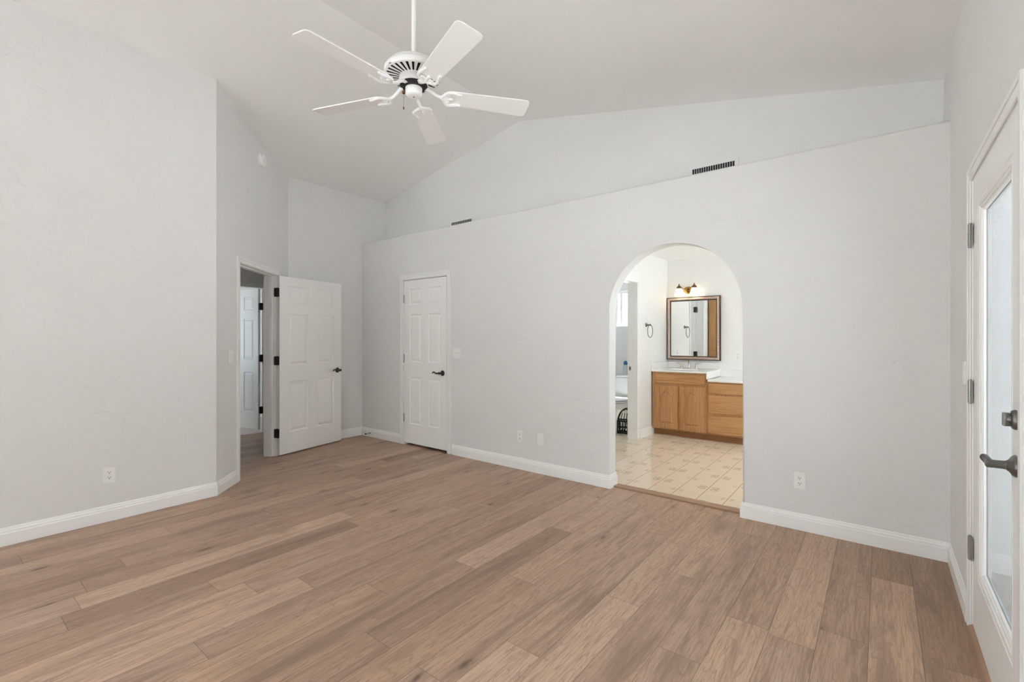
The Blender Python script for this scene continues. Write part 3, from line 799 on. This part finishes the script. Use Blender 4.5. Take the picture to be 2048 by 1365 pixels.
def iron_bm():
    """scrolled bracket under the blade: arm, two horns and an inner loop"""
    bm = new()
    tube(bm, bez((0.066, 0, 0.036), (0.10, 0, 0.040), (0.115, 0, -0.002), (0.165, 0, -0.004), 12), [0.010] * 5 + [0.0095] * 8, 10)
    box(bm, (0.055, -0.016, 0.031), (0.088, 0.016, 0.0385), 0.003)
    for s in (-1, 1):
        tube(bm, bez((0.155, 0, -0.005), (0.178, 0.012 * s, -0.006), (0.172, 0.052 * s, -0.009), (0.205, 0.054 * s, -0.009), 10) + bez((0.205, 0.054 * s, -0.009), (0.235, 0.056 * s, -0.009), (0.25, 0.036 * s, -0.009), (0.272, 0.046 * s, -0.009), 8)[1:],
             [0.009] * 5 + [0.0085] * 6 + [0.008] * 4 + [0.007] * 4, 8)
        tube(bm, bez((0.168, 0.004 * s, -0.005), (0.20, 0.006 * s, -0.010), (0.205, 0.03 * s, -0.010), (0.19, 0.034 * s, -0.010), 9), [0.007] * 6 + [0.006] * 4, 8)
    tube(bm, bez((0.165, 0, -0.006), (0.19, 0, -0.009), (0.2, 0, -0.009), (0.222, 0, -0.009), 6), 0.008, 8)
    for x, y in ((0.212, 0.053), (0.212, -0.053), (0.219, 0)): lathe(bm, [(0.0085, -0.004), (0.0085, -0.012), (0.005, -0.0165), (0, -0.017)], 12, Matrix.Translation((x, y, 0)))
    return bm
b0 = obj('blade', blade_bm(), M['blade'], fan)
i0 = obj('blade_iron', iron_bm(), M['fan'], b0, smooth=True)
b0.matrix_local = Matrix.Rotation(radians(-90), 4, 'Z') @ Matrix.Rotation(radians(-11), 4, 'X')
for k in range(1, 5):
    b = b0.copy(); COL.objects.link(b); b.parent = fan
    b.matrix_local = Matrix.Rotation(radians(-90 + 72 * k), 4, 'Z') @ Matrix.Rotation(radians(-11), 4, 'X')
    i = i0.copy(); COL.objects.link(i); i.parent = b

# ------------------------------------------------------------------ vents, outlets, switches, detector, stop
def vent(x0, x1, z0, z1, label):
    v = empty('air_vent', ((x0 + x1) / 2, D2, z0), label, 'vent', 'wall registers above the ledge')
    w, h = x1 - x0, z1 - z0
    f = new()
    prism(f, [(-w / 2 - .03, -.025), (w / 2 + .03, -.025), (w / 2 + .03, h + .025), (-w / 2 - .03, h + .025)], -0.006, 0, 'y', 0.002)
    obj('frame', f, M['vent'], v)
    b = new(); box(b, (-w / 2, -0.0075, 0), (w / 2, -0.0062, h)); obj('dark_opening', b, M['black'], v)
    n = 18
    for i in range(n + 1):
        l = new(); x = -w / 2 + w * i / n
        prism(l, [(x - 0.0017, -0.0092), (x + 0.0017, -0.009), (x + 0.0017, -0.0074), (x - 0.0017, -0.0074)], 0, h, 'z')
        obj('louver', l, M['vent'], v)
    s = new(); box(s, (-w / 2 - .004, -0.009, h), (w / 2 + .004, -0.0062, h + 0.006)); obj('top_rail', s, M['vent'], v)
    s = new(); box(s, (-w / 2 - .004, -0.009, -0.006), (w / 2 + .004, -0.0062, 0)); obj('bottom_rail', s, M['vent'], v)
vent(-1.289, -0.945, 2.68, 2.812, 'larger white vent grille above the ledge, nearer the arch')
vent(-4.265, -3.919, 2.68, 2.802, 'small distant vent grille above the ledge, over the closed door')

def plate_bm(w=0.07, h=0.115):
    bm = new(); prism(bm, rrect(-w / 2, w / 2, -h / 2, h / 2, 0.005), -0.006, 0, 'y', 0.002)
    return bm
def outlet(p, rz, label, group=None):
    o = empty('power_outlet', p, label, 'outlet', group, rz)
    obj('cover_plate', plate_bm(), M['plate'], o)
    for s in (-1, 1):
        r = new(); prism(r, [(0.0165 * cos(a), max(-0.0125, min(0.0125, 0.0165 * sin(a))) + 0.0195 * s) for a in [2 * pi * k / 24 for k in range(24)]], -0.0085, -0.0055, 'y', 0.0006)
        ro = obj('receptacle', r, M['plate'], o)
        t = new()
        box(t, (-0.0078, -0.0088, 0.0195 * s - 0.001), (-0.0052, -0.0084, 0.0195 * s + 0.0085)); box(t, (0.0052, -0.0088, 0.0195 * s - 0.0005), (0.0078, -0.0084, 0.0195 * s + 0.0075))
        prism(t, [(0.003 * cos(a), 0.003 * sin(a) + 0.0195 * s - 0.0072) for a in [2 * pi * k / 12 for k in range(12)]], -0.0088, -0.0084, 'y')
        obj('socket_slots', t, M['slot'], ro)
    t = new(); lathe(t, [(0.003, 0), (0.003, 0.001), (0, 0.0014)], 10, Matrix.Translation((0, -0.0058, 0)) @ Matrix.Rotation(radians(90), 4, 'X')); obj('screw', t, M['plate'], o)
    return o
outlet((L1, 0.868, 0.338), radians(90), 'white duplex outlet low on the blank left wall')
outlet((-2.893, D, 0.337), 0, 'white duplex outlet beside the blank plate, left of the arch')
outlet((-0.441, D, 0.345), 0, 'white duplex outlet low on the wall right of the arch')
outlet((-1.542, BY, 1.095), 0, 'white outlet on the bathroom wall right of the mirror')
def switch(p, rz, w, n, label):
    o = empty('light_switch', p, label, 'switch', None, rz)
    obj('cover_plate', plate_bm(w), M['plate'], o)
    if n == 0:
        t = new(); prism(t, rrect(-0.016, 0.016, -0.033, 0.033, 0.003), -0.0075, -0.0055, 'y', 0.0008); obj('rocker', t, M['plate'], o)
    for i in range(n):
        x = (i - (n - 1) / 2) * 0.046
        t = new(); prism(t, [(-0.0055, -0.012), (-0.0055, 0.012), (-0.008, 0.006), (-0.019, 0.010), (-0.018, 0.004)], x - 0.005, x + 0.005, 'x'); obj('toggle', t, M['plate'], o)
    return o
switch((-3.800, D, 1.17), 0, 0.115, 2, 'white double light switch right of the closed door')
q = p45(0.262); switch((q.x, q.y, 1.17), radians(135), 0.07, 1, 'white light switch on the angled wall beside the open doorway')
switch((R, 3.20, 1.17), radians(-90), 0.07, 0, 'white light switch on the right wall beside the glazed door')
switch((BX, 6.475, 1.10), radians(90), 0.07, 1, 'white light switch on the bathroom wall beside the mirror')
o = empty('blank_plate', (-2.64, D, 0.338), 'blank white wall plate right of the outlet, left of the arch', 'wall plate')
obj('cover_plate', plate_bm(), M['plate'], o)
bm = new(); prism(bm, rrect(-0.022, 0.022, -0.042, 0.042, 0.003), -0.0075, -0.0055, 'y', 0.0008); obj('blank_insert', bm, M['plate'], o)

q = p45(0.92, 0, 3.20)
sd = empty('smoke_detector', q, 'round white smoke detector high on the angled wall', 'smoke detector', rotz=radians(135))
ry = Matrix.Rotation(radians(90), 4, 'X')
bm = new(); lathe(bm, [(0.072, 0), (0.072, 0.012), (0.069, 0.018)], 40, ry); obj('base', bm, M['plate'], sd, smooth=True)
bm = new(); lathe(bm, [(0.066, 0.018), (0.064, 0.030), (0.05, 0.038), (0.02, 0.041), (0, 0.041)], 40, ry); obj('cover', bm, M['plate'], sd, smooth=True)

ds = empty('door_stop', (-5.44, D - 0.014, 0.052), 'small sprung door stop on the baseboard behind the open door', 'door stop')
bm = new(); lathe(bm, [(0.011, 0), (0.011, 0.004), (0.006, 0.008), (0, 0.008)], 16, ry); obj('base', bm, M['steel'], ds, smooth=True)
bm = new(); tube(bm, [(0.0055 * cos(i * 0.9), -0.006 - 0.0007 * i, 0.0055 * sin(i * 0.9)) for i in range(84)], 0.0011, 6); obj('spring', bm, M['steel'], ds, smooth=True)
bm = new(); lathe(bm, [(0.004, 0.064), (0.009, 0.066), (0.009, 0.078), (0.006, 0.081), (0, 0.081)], 16, ry); obj('rubber_tip', bm, M['rubber'], ds, smooth=True)

# ------------------------------------------------------------------ bathroom: vanity
VY = 6.36
van = empty('vanity_cabinet', (-2.148, VY, 0), 'honey oak vanity cabinet with two arched-panel doors under the mirror', 'cabinet')
def off(x, y, z, o): return (x - o.location.x, y - o.location.y, z - o.location.z)
def vbox(bm, o, a, b, bev=0.0): box(bm, off(*a, o), off(*b, o), bev)
bm = new()
def carcass(o, x0, x1, z1, bm):
    vbox(bm, o, (x0, VY, 0.09), (x1, VY + 0.02, z1), 0.001); vbox(bm, o, (x0, VY + 0.02, 0.09), (x0 + 0.018, VY + 0.61, z1)); vbox(bm, o, (x1 - 0.018, VY + 0.02, 0.09), (x1, VY + 0.61, z1))
    vbox(bm, o, (x0 + 0.018, VY + 0.02, 0.09), (x1 - 0.018, VY + 0.61, 0.108)); vbox(bm, o, (x0 + 0.018, VY + 0.595, 0.108), (x1 - 0.018, VY + 0.61, z1))
carcass(van, -2.505, -1.785, 0.876, bm); obj('body', bm, M['oak'], van)
bm = new(); vbox(bm, van, (-2.50, VY + 0.065, 0.002), (-1.785, VY + 0.10, 0.09)); obj('toe_kick', bm, M['oakdark'], van)
bm = new(); x0, x1, z0, z1 = -2.462, -1.797, 0.728, 0.846
prism(bm, [(a - van.location.x, b) for a, b in ((x0, z0), (x1, z0), (x1, z1), (x0, z1))], -0.018, 0, 'y', 0.006, 2); obj('false_drawer_front', bm, M['oakh'], van)
def arched_door(w, h):
    """local x 0..w, z 0..h, face to -y"""
    bm = new(); fr = 0.062
    prism(bm, [(0, 0), (w, 0), (w, h), (0, h)], -0.012, 0, 'y', 0.0)
    # frame as U + arched head
    def head(ins):
        pts = []
        a, b = ins, w - ins; zt = h - ins; sh = zt - 0.075; hw = (b - a) / 2; cx = w / 2
        for i in range(25):
            t = -1 + 2 * i / 24; u = abs(t)
            z = sh + 0.075 * (1.0 if u < 0.12 else 0.5 * (1 + cos(pi * min(1, (u - 0.12) / 0.72)))) 
            pts.append((cx + t * hw, z))
        return pts
    hd = head(fr)
    inner = [(fr, fr)] + [(hd[0][0], hd[0][1])] + hd[1:] + [(w - fr, fr)]
    outer = [(0, 0), (0, h), (w, h), (w, 0)]
    # left, right, bottom, top pieces
    def pc(pts): prism(bm, pts, -0.021, -0.012, 'y', 0.003, 2, front_only=True)
    pc([(0, 0), (fr, 0), (fr, h), (0, h)]); pc([(w - fr, 0), (w, 0), (w, h), (w - fr, h)]); pc([(fr, 0), (w - fr, 0), (w - fr, fr), (fr, fr)])
    pc(hd + [(w - fr, h), (fr, h)])
    ip = head(fr + 0.02)
    ins = fr + 0.02
    prism(bm, [(ins, ins)] + [(w - ins, ins)] + ip[::-1], -0.019, -0.0115, 'y', 0.006, 1, front_only=True)
    return bm
for xa, xb in ((-2.463, -2.146), (-2.122, -1.796)):
    obj('cabinet_door', arched_door(xb - xa, 0.582), M['oak'], van, loc=off(xa, VY, 0.108, van))
dc = empty('drawer_cabinet', (-1.45, VY, 0), 'lower honey oak drawer cabinet beside the vanity, cut off by the arch', 'cabinet')
bm = new(); vbox(bm, dc, (-1.783, VY, 0.09), (-1.12, VY + 0.61, 0.773), 0.002); obj('body', bm, M['oak'], dc)
bm = new(); vbox(bm, dc, (-1.783, VY + 0.065, 0.002), (-1.12, VY + 0.10, 0.09)); obj('toe_kick', bm, M['oakdark'], dc)
for z0, z1 in ((0.625, 0.757), (0.372, 0.601), (0.105, 0.344)):
    bm = new(); prism(bm, [(-1.755 - dc.location.x, z0), (-1.15 - dc.location.x, z0), (-1.15 - dc.location.x, z1), (-1.755 - dc.location.x, z1)], -0.018, 0, 'y', 0.006, 2); obj('drawer', bm, M['oakh'], dc)
# tops
ct = empty('marble_counter', (-2.14, VY, 0.876), 'higher white marble counter with the basin and faucet under the mirror', 'countertop')
def top_bm():
    bm = new(); X0, X1, Y0, Y1 = BX + 0.002, -1.772, VY - 0.022, BY - 0.001
    cx, cy, a, b = -2.16, VY + 0.30, 0.20, 0.145
    K = 32; z = 0.902
    # top plate with oval hole
    ov = [bm.verts.new((cx + a * cos(2 * pi * k / K), cy + b * sin(2 * pi * k / K), z)) for k in range(K)]
    ring = []
    for k in range(K):
        c, s = cos(2 * pi * k / K), sin(2 * pi * k / K)
        t = min(((X1 - cx) if c > 0 else (cx - X0)) / max(abs(c), 1e-6), ((Y1 - cy) if s > 0 else (cy - Y0)) / max(abs(s), 1e-6))
        ring.append(bm.verts.new((cx + c * t, cy + s * t, z)))
    cor = {}
    for k in range(K):
        j = (k + 1) % K
        A, B = ring[k].co, ring[j].co
        if abs(A.x - B.x) > 1e-5 and abs(A.y - B.y) > 1e-5:
            cr = bm.verts.new((A.x if abs(A.x - X0) < 1e-5 or abs(A.x - X1) < 1e-5 else B.x, A.y if abs(A.y - Y0) < 1e-5 or abs(A.y - Y1) < 1e-5 else B.y, z))
            bm.faces.new((ov[k], ring[k], cr, ring[j], ov[j]))
        else: bm.faces.new((ov[k], ring[k], ring[j], ov[j]))
    prev = ov
    for sc, dz in ((0.96, -0.015), (0.85, -0.06), (0.6, -0.10), (0.25, -0.118), (0.08, -0.12)):
        rg = [bm.verts.new((cx + a * sc * cos(2 * pi * k / K), cy + b * sc * sin(2 * pi * k / K), z + dz)) for k in range(K)]
        for k in range(K): bm.faces.new((prev[k], prev[(k + 1) % K], rg[(k + 1) % K], rg[k]))
        prev = rg
    bm.faces.new(prev)
    box(bm, (X0, Y0, 0.877), (X1, Y0 + 0.02, 0.9019), 0.004)
    box(bm, (X1 - 0.006, Y0, 0.805), (X1 + 0.008, Y1, 0.9025), 0.003)
    bmesh.ops.translate(bm, verts=bm.verts, vec=-Vector(ct.location))
    return bm
obj('slab', top_bm(), M['marble'], ct)
bm = new(); vbox(bm, ct, (BX + 0.002, BY - 0.02, 0.902), (-1.772, BY - 0.001, 0.99), 0.003); obj('backsplash', bm, M['marble'], ct)
bm = new(); vbox(bm, ct, (BX + 0.002, VY - 0.015, 0.902), (BX + 0.02, BY - 0.02, 0.99), 0.003); obj('side_splash', bm, M['marble'], ct)
lt = empty('marble_counter', (-1.45, VY, 0.774), 'lower white marble counter on the drawer cabinet, cut off by the arch', 'countertop')
bm = new(); vbox(bm, lt, (-1.763, VY - 0.022, 0.775), (-1.12, BY - 0.001, 0.802), 0.004); obj('slab', bm, M['marble'], lt)
bm = new(); vbox(bm, lt, (-1.763, BY - 0.02, 0.802), (-1.12, BY - 0.001, 0.90), 0.003); obj('backsplash', bm, M['marble'], lt)
# faucet
fa = empty('faucet', (-2.168, 6.88, 0.9027), 'brushed nickel faucet with two lever handles under the mirror', 'faucet')
bm = new(); lathe(bm, [(0.026, 0), (0.026, 0.006), (0.016, 0.014), (0.0145, 0.02)], 20)
tube(bm, [(0, 0, 0.0), (0, 0, 0.05), (0, -0.003, 0.085), (0, -0.018, 0.108), (0, -0.045, 0.116), (0, -0.08, 0.108), (0, -0.098, 0.092)], [0.0145, 0.0135, 0.013, 0.0125, 0.012, 0.0115, 0.0115], 14)
obj('spout', bm, M['nickel'], fa, smooth=True)
for s in (-1, 1):
    bm = new(); lathe(bm, [(0.024, 0), (0.024, 0.005), (0.017, 0.02), (0.0125, 0.05), (0.0125, 0.068), (0.009, 0.074), (0, 0.075)], 20, Matrix.Translation((0.104 * s, 0, 0)))
    tube(bm, [(0.104 * s, 0, 0.068), (0.125 * s, -0.002, 0.074), (0.155 * s, -0.006, 0.077), (0.172 * s, -0.008, 0.076)], [0.008, 0.0065, 0.006, 0.005], 10)
    obj('handle', bm, M['nickel'], fa, smooth=True)
bm = new(); cyl(bm, (0, 0.03, 0), (0, 0.03, 0.06), 0.003, seg=8); lathe(bm, [(0, 0.075), (0.007, 0.07), (0.007, 0.062), (0, 0.058)], 12, Matrix.Translation((0, 0.03, 0))); obj('lift_rod', bm, M['nickel'], fa, smooth=True)
# mirror
MX0, MX1, MZ0, MZ1 = BX + 0.006, -1.758, 1.022, 1.943
mr = empty('wall_mirror', ((MX0 + MX1) / 2, BY, MZ0), 'rectangular mirror in a wide champagne frame with dark edges above the vanity', 'mirror')
hw, hh = (MX1 - MX0) / 2, MZ1 - MZ0
def frame_bm(rings):
    bm = new(); prev = None
    for k, (ins, y, mi) in enumerate(rings):
        rg = [bm.verts.new((x, y, z)) for x, z in ((-hw + ins, ins), (hw - ins, ins), (hw - ins, hh - ins), (-hw + ins, hh - ins))]
        if prev:
            for i in range(4):
                f = bm.faces.new((prev[i], prev[(i + 1) % 4], rg[(i + 1) % 4], rg[i])); f.material_index = mi
        prev = rg
    return bm
obj('frame', frame_bm([(0, 0, 0), (0, -0.045, 1), (0.004, -0.05, 1), (0.011, -0.05, 1), (0.013, -0.046, 0), (0.030, -0.055, 0), (0.044, -0.046, 0), (0.046, -0.044, 1), (0.058, -0.034, 1), (0.06, -0.028, 1), (0.06, -0.02, 1)]), [M['frame'], M['framedark']], mr)
bm = new(); box(bm, (-hw + 0.058, -0.027, 0.058), (hw - 0.058, -0.022, hh - 0.058)); obj('mirror_glass', bm, M['mirror'], mr)
# sconce
SX, SZ = -2.205, 2.045
sc = empty('wall_sconce', (SX, BY, SZ), 'brass two-light wall fixture with glowing bell shades above the mirror', 'light fixture')
bm = new()
prism(bm, [(0.075 * cos(a), 0.05 * sin(a)) for a in [2 * pi * k / 32 for k in range(32)]], -0.02, 0, 'y', 0.008, 3)
obj('backplate', bm, M['brass'], sc, smooth=True)
bm = new()
prism(bm, [(0.021 * cos(a), 0.03 * sin(a) - 0.005) for a in [2 * pi * k / 24 for k in range(24)]], -0.034, -0.018, 'y', 0.006, 3); obj('center_boss', bm, M['brassdark'], sc, smooth=True)
for s in (-1, 1):
    bm = new(); tube(bm, bez((0.012 * s, -0.028, -0.005), (0.04 * s, -0.07, -0.035), (0.06 * s, -0.10, 0.05), (0.096 * s, -0.10, 0.042), 14), [0.009] * 8 + [0.008] * 7, 10); obj('arm', bm, M['brass'], sc, smooth=True)
    sh = new(); lathe(sh, [(0.026, 0.028), (0.034, 0.018), (0.043, -0.005), (0.05, -0.035), (0.060, -0.06), (0.066, -0.072), (0.062, -0.072), (0.05, -0.05), (0.03, 0.015)], 32, Matrix.Translation((0.108 * s, -0.10, 0)))
    so = obj('shade', sh, M['shade'], sc, smooth=True)
    cp = new(); lathe(cp, [(0.038, 0.022), (0.034, 0.040), (0.022, 0.058), (0.010, 0.066), (0.008, 0.078), (0.004, 0.092), (0, 0.093)], 24, Matrix.Translation((0.108 * s, -0.10, 0))); obj('shade_cap', cp, M['brassdark'], so, smooth=True)
    add_light('sconce_light', 'POINT', (SX + 0.108 * s, BY - 0.10, SZ - 0.085), 0.15, (1, 0.80, 0.52), size=0.03)
# towel ring
tr = empty('towel_ring', (BX, 6.17, 1.522), 'dark bronze towel ring on the bathroom wall left of the mirror', 'towel ring')
bm = new(); rY = Matrix.Rotation(radians(90), 4, 'Y')
lathe(bm, [(0.026, 0), (0.026, 0.006), (0.018, 0.012), (0.011, 0.02), (0.010, 0.05), (0.013, 0.054), (0.013, 0.066), (0, 0.068)], 22, rY); obj('mount', bm, M['pewter'], tr, smooth=True)
bm = new(); tube(bm, [(0.058, 0.088 * sin(2 * pi * k / 40), -0.083 + 0.088 * cos(2 * pi * k / 40)) for k in range(40)], 0.0048, 8, closed=True); obj('ring', bm, M['pewter'], tr, smooth=True)
# strike plate on the toilet room jamb
o = empty('strike_plate', (-2.612, 5.8558, 0.94), 'small metal strike plate on the toilet room door jamb', 'strike plate')
bm = new(); prism(bm, rrect(-0.014, 0.014, -0.028, 0.028, 0.004), -0.003, 0, 'y'); obj('plate', bm, M['steel'], o)
bm = new(); box(bm, (-0.005, -0.0035, -0.012), (0.007, -0.003, 0.012)); obj('latch_hole', bm, M['black'], o)
# door of the toilet room, swung inwards (seen in the mirror)
d5 = obj('door_5', six_panel(0.70), M['door'], kind='structure', label='white toilet room door seen only in the mirror', cat='door', loc=(BX - 0.128, 5.152, 0.02), rotz=radians(180))
for z in (1.86, 1.05, 0.30): obj('hinge', hinge_bm(0.1, 0.007, a=(1, 0.0), b=(-1, 0.0)), M['bronze'], d5, mw=frame2((BX - 0.128, 5.152), pi, 0.02).inverted() @ Matrix.Translation((BX - 0.128, 5.158, z)), smooth=True)
# tall oak cabinet (mirror reflection)
lc = empty('linen_cabinet', (-2.44, 4.45, 0), 'tall honey oak linen cabinet seen only in the mirror', 'cabinet')
LX0, LX1, LY0, LY1 = BX + 0.016, -2.376, 3.975, 4.85
bm = new(); vbox(bm, lc, (LX0, LY0, 0.002), (LX1, LY1, 2.3), 0.003); obj('body', bm, M['oak'], lc)
for z0, z1 in ((1.14, 2.25), (0.12, 1.09)):
    bm = new(); vbox(bm, lc, (LX0 + 0.012, LY1, z0), (LX1 - 0.012, LY1 + 0.012, z1), 0.005); vbox(bm, lc, (LX0 + 0.045, LY1 + 0.012, z0 + 0.05), (LX1 - 0.045, LY1 + 0.018, z1 - 0.05), 0.004); obj('side_panel', bm, M['oak'], lc)
    for ya, yb in ((LY0 + 0.02, 4.45), (4.46, LY1 - 0.02)):
        bm = new(); vbox(bm, lc, (LX1, ya, z0), (LX1 + 0.018, yb, z1), 0.005); cd = obj('cabinet_door', bm, M['oak'], lc)
        yk = yb - 0.04 if ya < 4.2 else ya + 0.04
        bm = new(); lathe(bm, [(0.006, 0), (0.006, 0.012), (0.014, 0.018), (0.012, 0.026), (0, 0.028)], 14, Matrix.Translation(off(LX1 + 0.018, yk, (z0 + 0.1 if z0 > 1 else z1 - 0.1), lc)) @ rY); obj('knob', bm, M['brassdark'], cd, smooth=True)

# ------------------------------------------------------------------ toilet room
TX = -3.10
to = empty('toilet', (TX, 6.5, 0), 'white toilet half hidden behind the arch edge', 'toilet')
bm = new(); box(bm, (-0.23, 0.275, 0.40), (0.23, 0.475, 0.735), 0.025, 3); obj('tank', bm, M['porcelain'], to, smooth=True)
bm = new(); box(bm, (-0.245, 0.262, 0.737), (0.245, 0.482, 0.772), 0.012, 3); obj('tank_lid', bm, M['porcelain'], to, smooth=True)
def ell(z, ax, ay, cy, n=32): return [(ax * cos(2 * pi * k / n), cy + ay * sin(2 * pi * k / n), z) for k in range(n)]
def loft(rs):
    bm = new(); prev = None
    for r in rs:
        v = [bm.verts.new(p) for p in r]
        if prev:
            for k in range(len(v)): bm.faces.new((prev[k], prev[(k + 1) % len(v)], v[(k + 1) % len(v)], v[k]))
        else: bm.faces.new(v[::-1])
        prev = v
    bm.faces.new(prev); return bm
obj('bowl', loft([ell(0.0, 0.115, 0.28, 0.05), ell(0.03, 0.11, 0.27, 0.05), ell(0.12, 0.10, 0.235, 0.06), ell(0.22, 0.12, 0.24, 0.04), ell(0.31, 0.165, 0.28, -0.01), ell(0.37, 0.185, 0.29, -0.03), ell(0.395, 0.187, 0.29, -0.03)]), M['porcelain'], to, smooth=True, angle=60)
obj('seat', loft([ell(0.400, 0.188, 0.285, -0.025), ell(0.414, 0.192, 0.29, -0.025), ell(0.418, 0.188, 0.285, -0.025)]), M['porcelain'], to, smooth=True, angle=40)
obj('seat_lid', loft([ell(0.424, 0.186, 0.283, -0.025), ell(0.436, 0.19, 0.287, -0.025), ell(0.444, 0.17, 0.26, -0.02)]), M['porcelain'], to, smooth=True, angle=40)
bm = new(); cyl(bm, (0.07, 0.245, 0.42), (0.13, 0.245, 0.42), 0.014, seg=12); obj('seat_hinge', bm, M['bronze'], to)
# bottle on the tank
bt = empty('pump_bottle', (-3.135, 6.86, 0.773), 'slim pale bottle with a blue cap on the toilet tank', 'bottle')
bm = new(); lathe(bm, [(0.034, 0), (0.036, 0.01), (0.036, 0.12), (0.03, 0.14), (0.022, 0.15)], 24); obj('body', bm, M['clear'], bt, smooth=True)
bm = new(); lathe(bm, [(0.026, 0.15), (0.03, 0.155), (0.03, 0.178), (0.022, 0.205), (0.016, 0.212), (0, 0.214)], 24); obj('cap', bm, M['blue'], bt, smooth=True)
bm = new()
tube(bm, [(-0.05, 0.0, 0.008), (-0.03, 0.01, 0.016), (0, -0.005, 0.014), (0.03, 0.012, 0.02), (0.06, 0.0, 0.01)], [0.007, 0.012, 0.009, 0.014, 0.008], 8)
obj('razor', bm, M['plastic'], loc=(-3.04, 6.84, 0.773), label='small black object lying on the toilet tank beside the bottle', cat='toiletry', smooth=True)
# black basket
bk = empty('slatted_basket', (-2.80, 6.19, 0.0), 'black slatted plastic basket with a raised handle on the tile beside the toilet', 'basket', rotz=radians(16))
def basket_bm():
    bm = new(); w, d, h = 0.13, 0.075, 0.185
    def grid(mx, W, H, cols, rows, bar):
        xs = [bar * 0.8 + (W - bar * 0.8) * i / cols for i in range(cols)]
        cw = (W - bar) / cols
        for i in range(cols + 1): box(bm, (cw * i, -0.004, 0), (cw * i + bar, 0.004, H), 0.0015, 1, mx)
        for j in range(rows + 1): box(bm, (0, -0.0035, (H - bar * 1.6) * j / rows), (W, 0.0035, (H - bar * 1.6) * j / rows + bar * 1.6), 0.0015, 1, mx)
    grid(Matrix.Translation((-w, -d, 0.004)), 2 * w, h, 7, 2, 0.013)
    grid(Matrix.Translation((-w, d, 0.004)), 2 * w, h, 7, 2, 0.013)
    box(bm, (-w - 0.004, -d - 0.003, 0.004), (-w + 0.004, d + 0.003, h + 0.004), 0.002)
    box(bm, (w - 0.004, -d - 0.003, 0.004), (w + 0.004, d + 0.003, h + 0.004), 0.002)
    box(bm, (-w, -d, 0.001), (w, d, 0.009), 0.002)
    # high arched slotted back with handle
    for y in (-0.03, 0.03):
        tube(bm, bez((-w, y, h - 0.01), (-w + 0.02, y, 0.30), (-0.06, y, 0.345), (0, y, 0.345), 10) + bez((0, y, 0.345), (0.06, y, 0.345), (w - 0.02, y, 0.30), (w, y, h - 0.01), 10)[1:], 0.010, 8)
    for i in range(9):
        a = pi * (i + 0.5) / 9; x = -w * 0.9 * cos(a); z = h + 0.145 * sin(a) ** 0.8
        tube(bm, [(x, -0.03, z), (x, 0.03, z)], 0.007, 6)
    for i in range(5):
        x = -0.08 + 0.04 * i; tube(bm, [(x, -d, h), (x * 0.8, -0.03, h + 0.10)], 0.006, 6)
    return bm
obj('basket_body', basket_bm(), M['plastic'], bk)
bm = new(); bmesh.ops.create_icosphere(bm, subdivisions=3, radius=0.036)
for v in bm.verts:
    n_ = sin(v.co.x * 90) * cos(v.co.z * 70 + v.co.y * 60); v.co = Vector((v.co.x * 1.5, v.co.y * 0.85, v.co.z * 1.35)) * (1 + 0.10 * n_)
obj('crumpled_cloth', bm, M['cloth'], loc=(-2.855, 6.175, 0.10), rotz=radians(16), label='white crumpled cloth inside the black slatted basket', cat='cloth', smooth=True)

# glowing dome added out of sight to brighten the hall beyond the doorway
hl = empty('hall_fill_light', (-6.3, 1.6, 2.44), 'unseen glowing dome added to brighten the hall', 'added_light')
bm = new(); lathe(bm, [(0.13, 0), (0.13, -0.02), (0.10, -0.06), (0.04, -0.085), (0, -0.088)], 32); obj('fill_light_dome', bm, M['added_light'], hl, smooth=True)
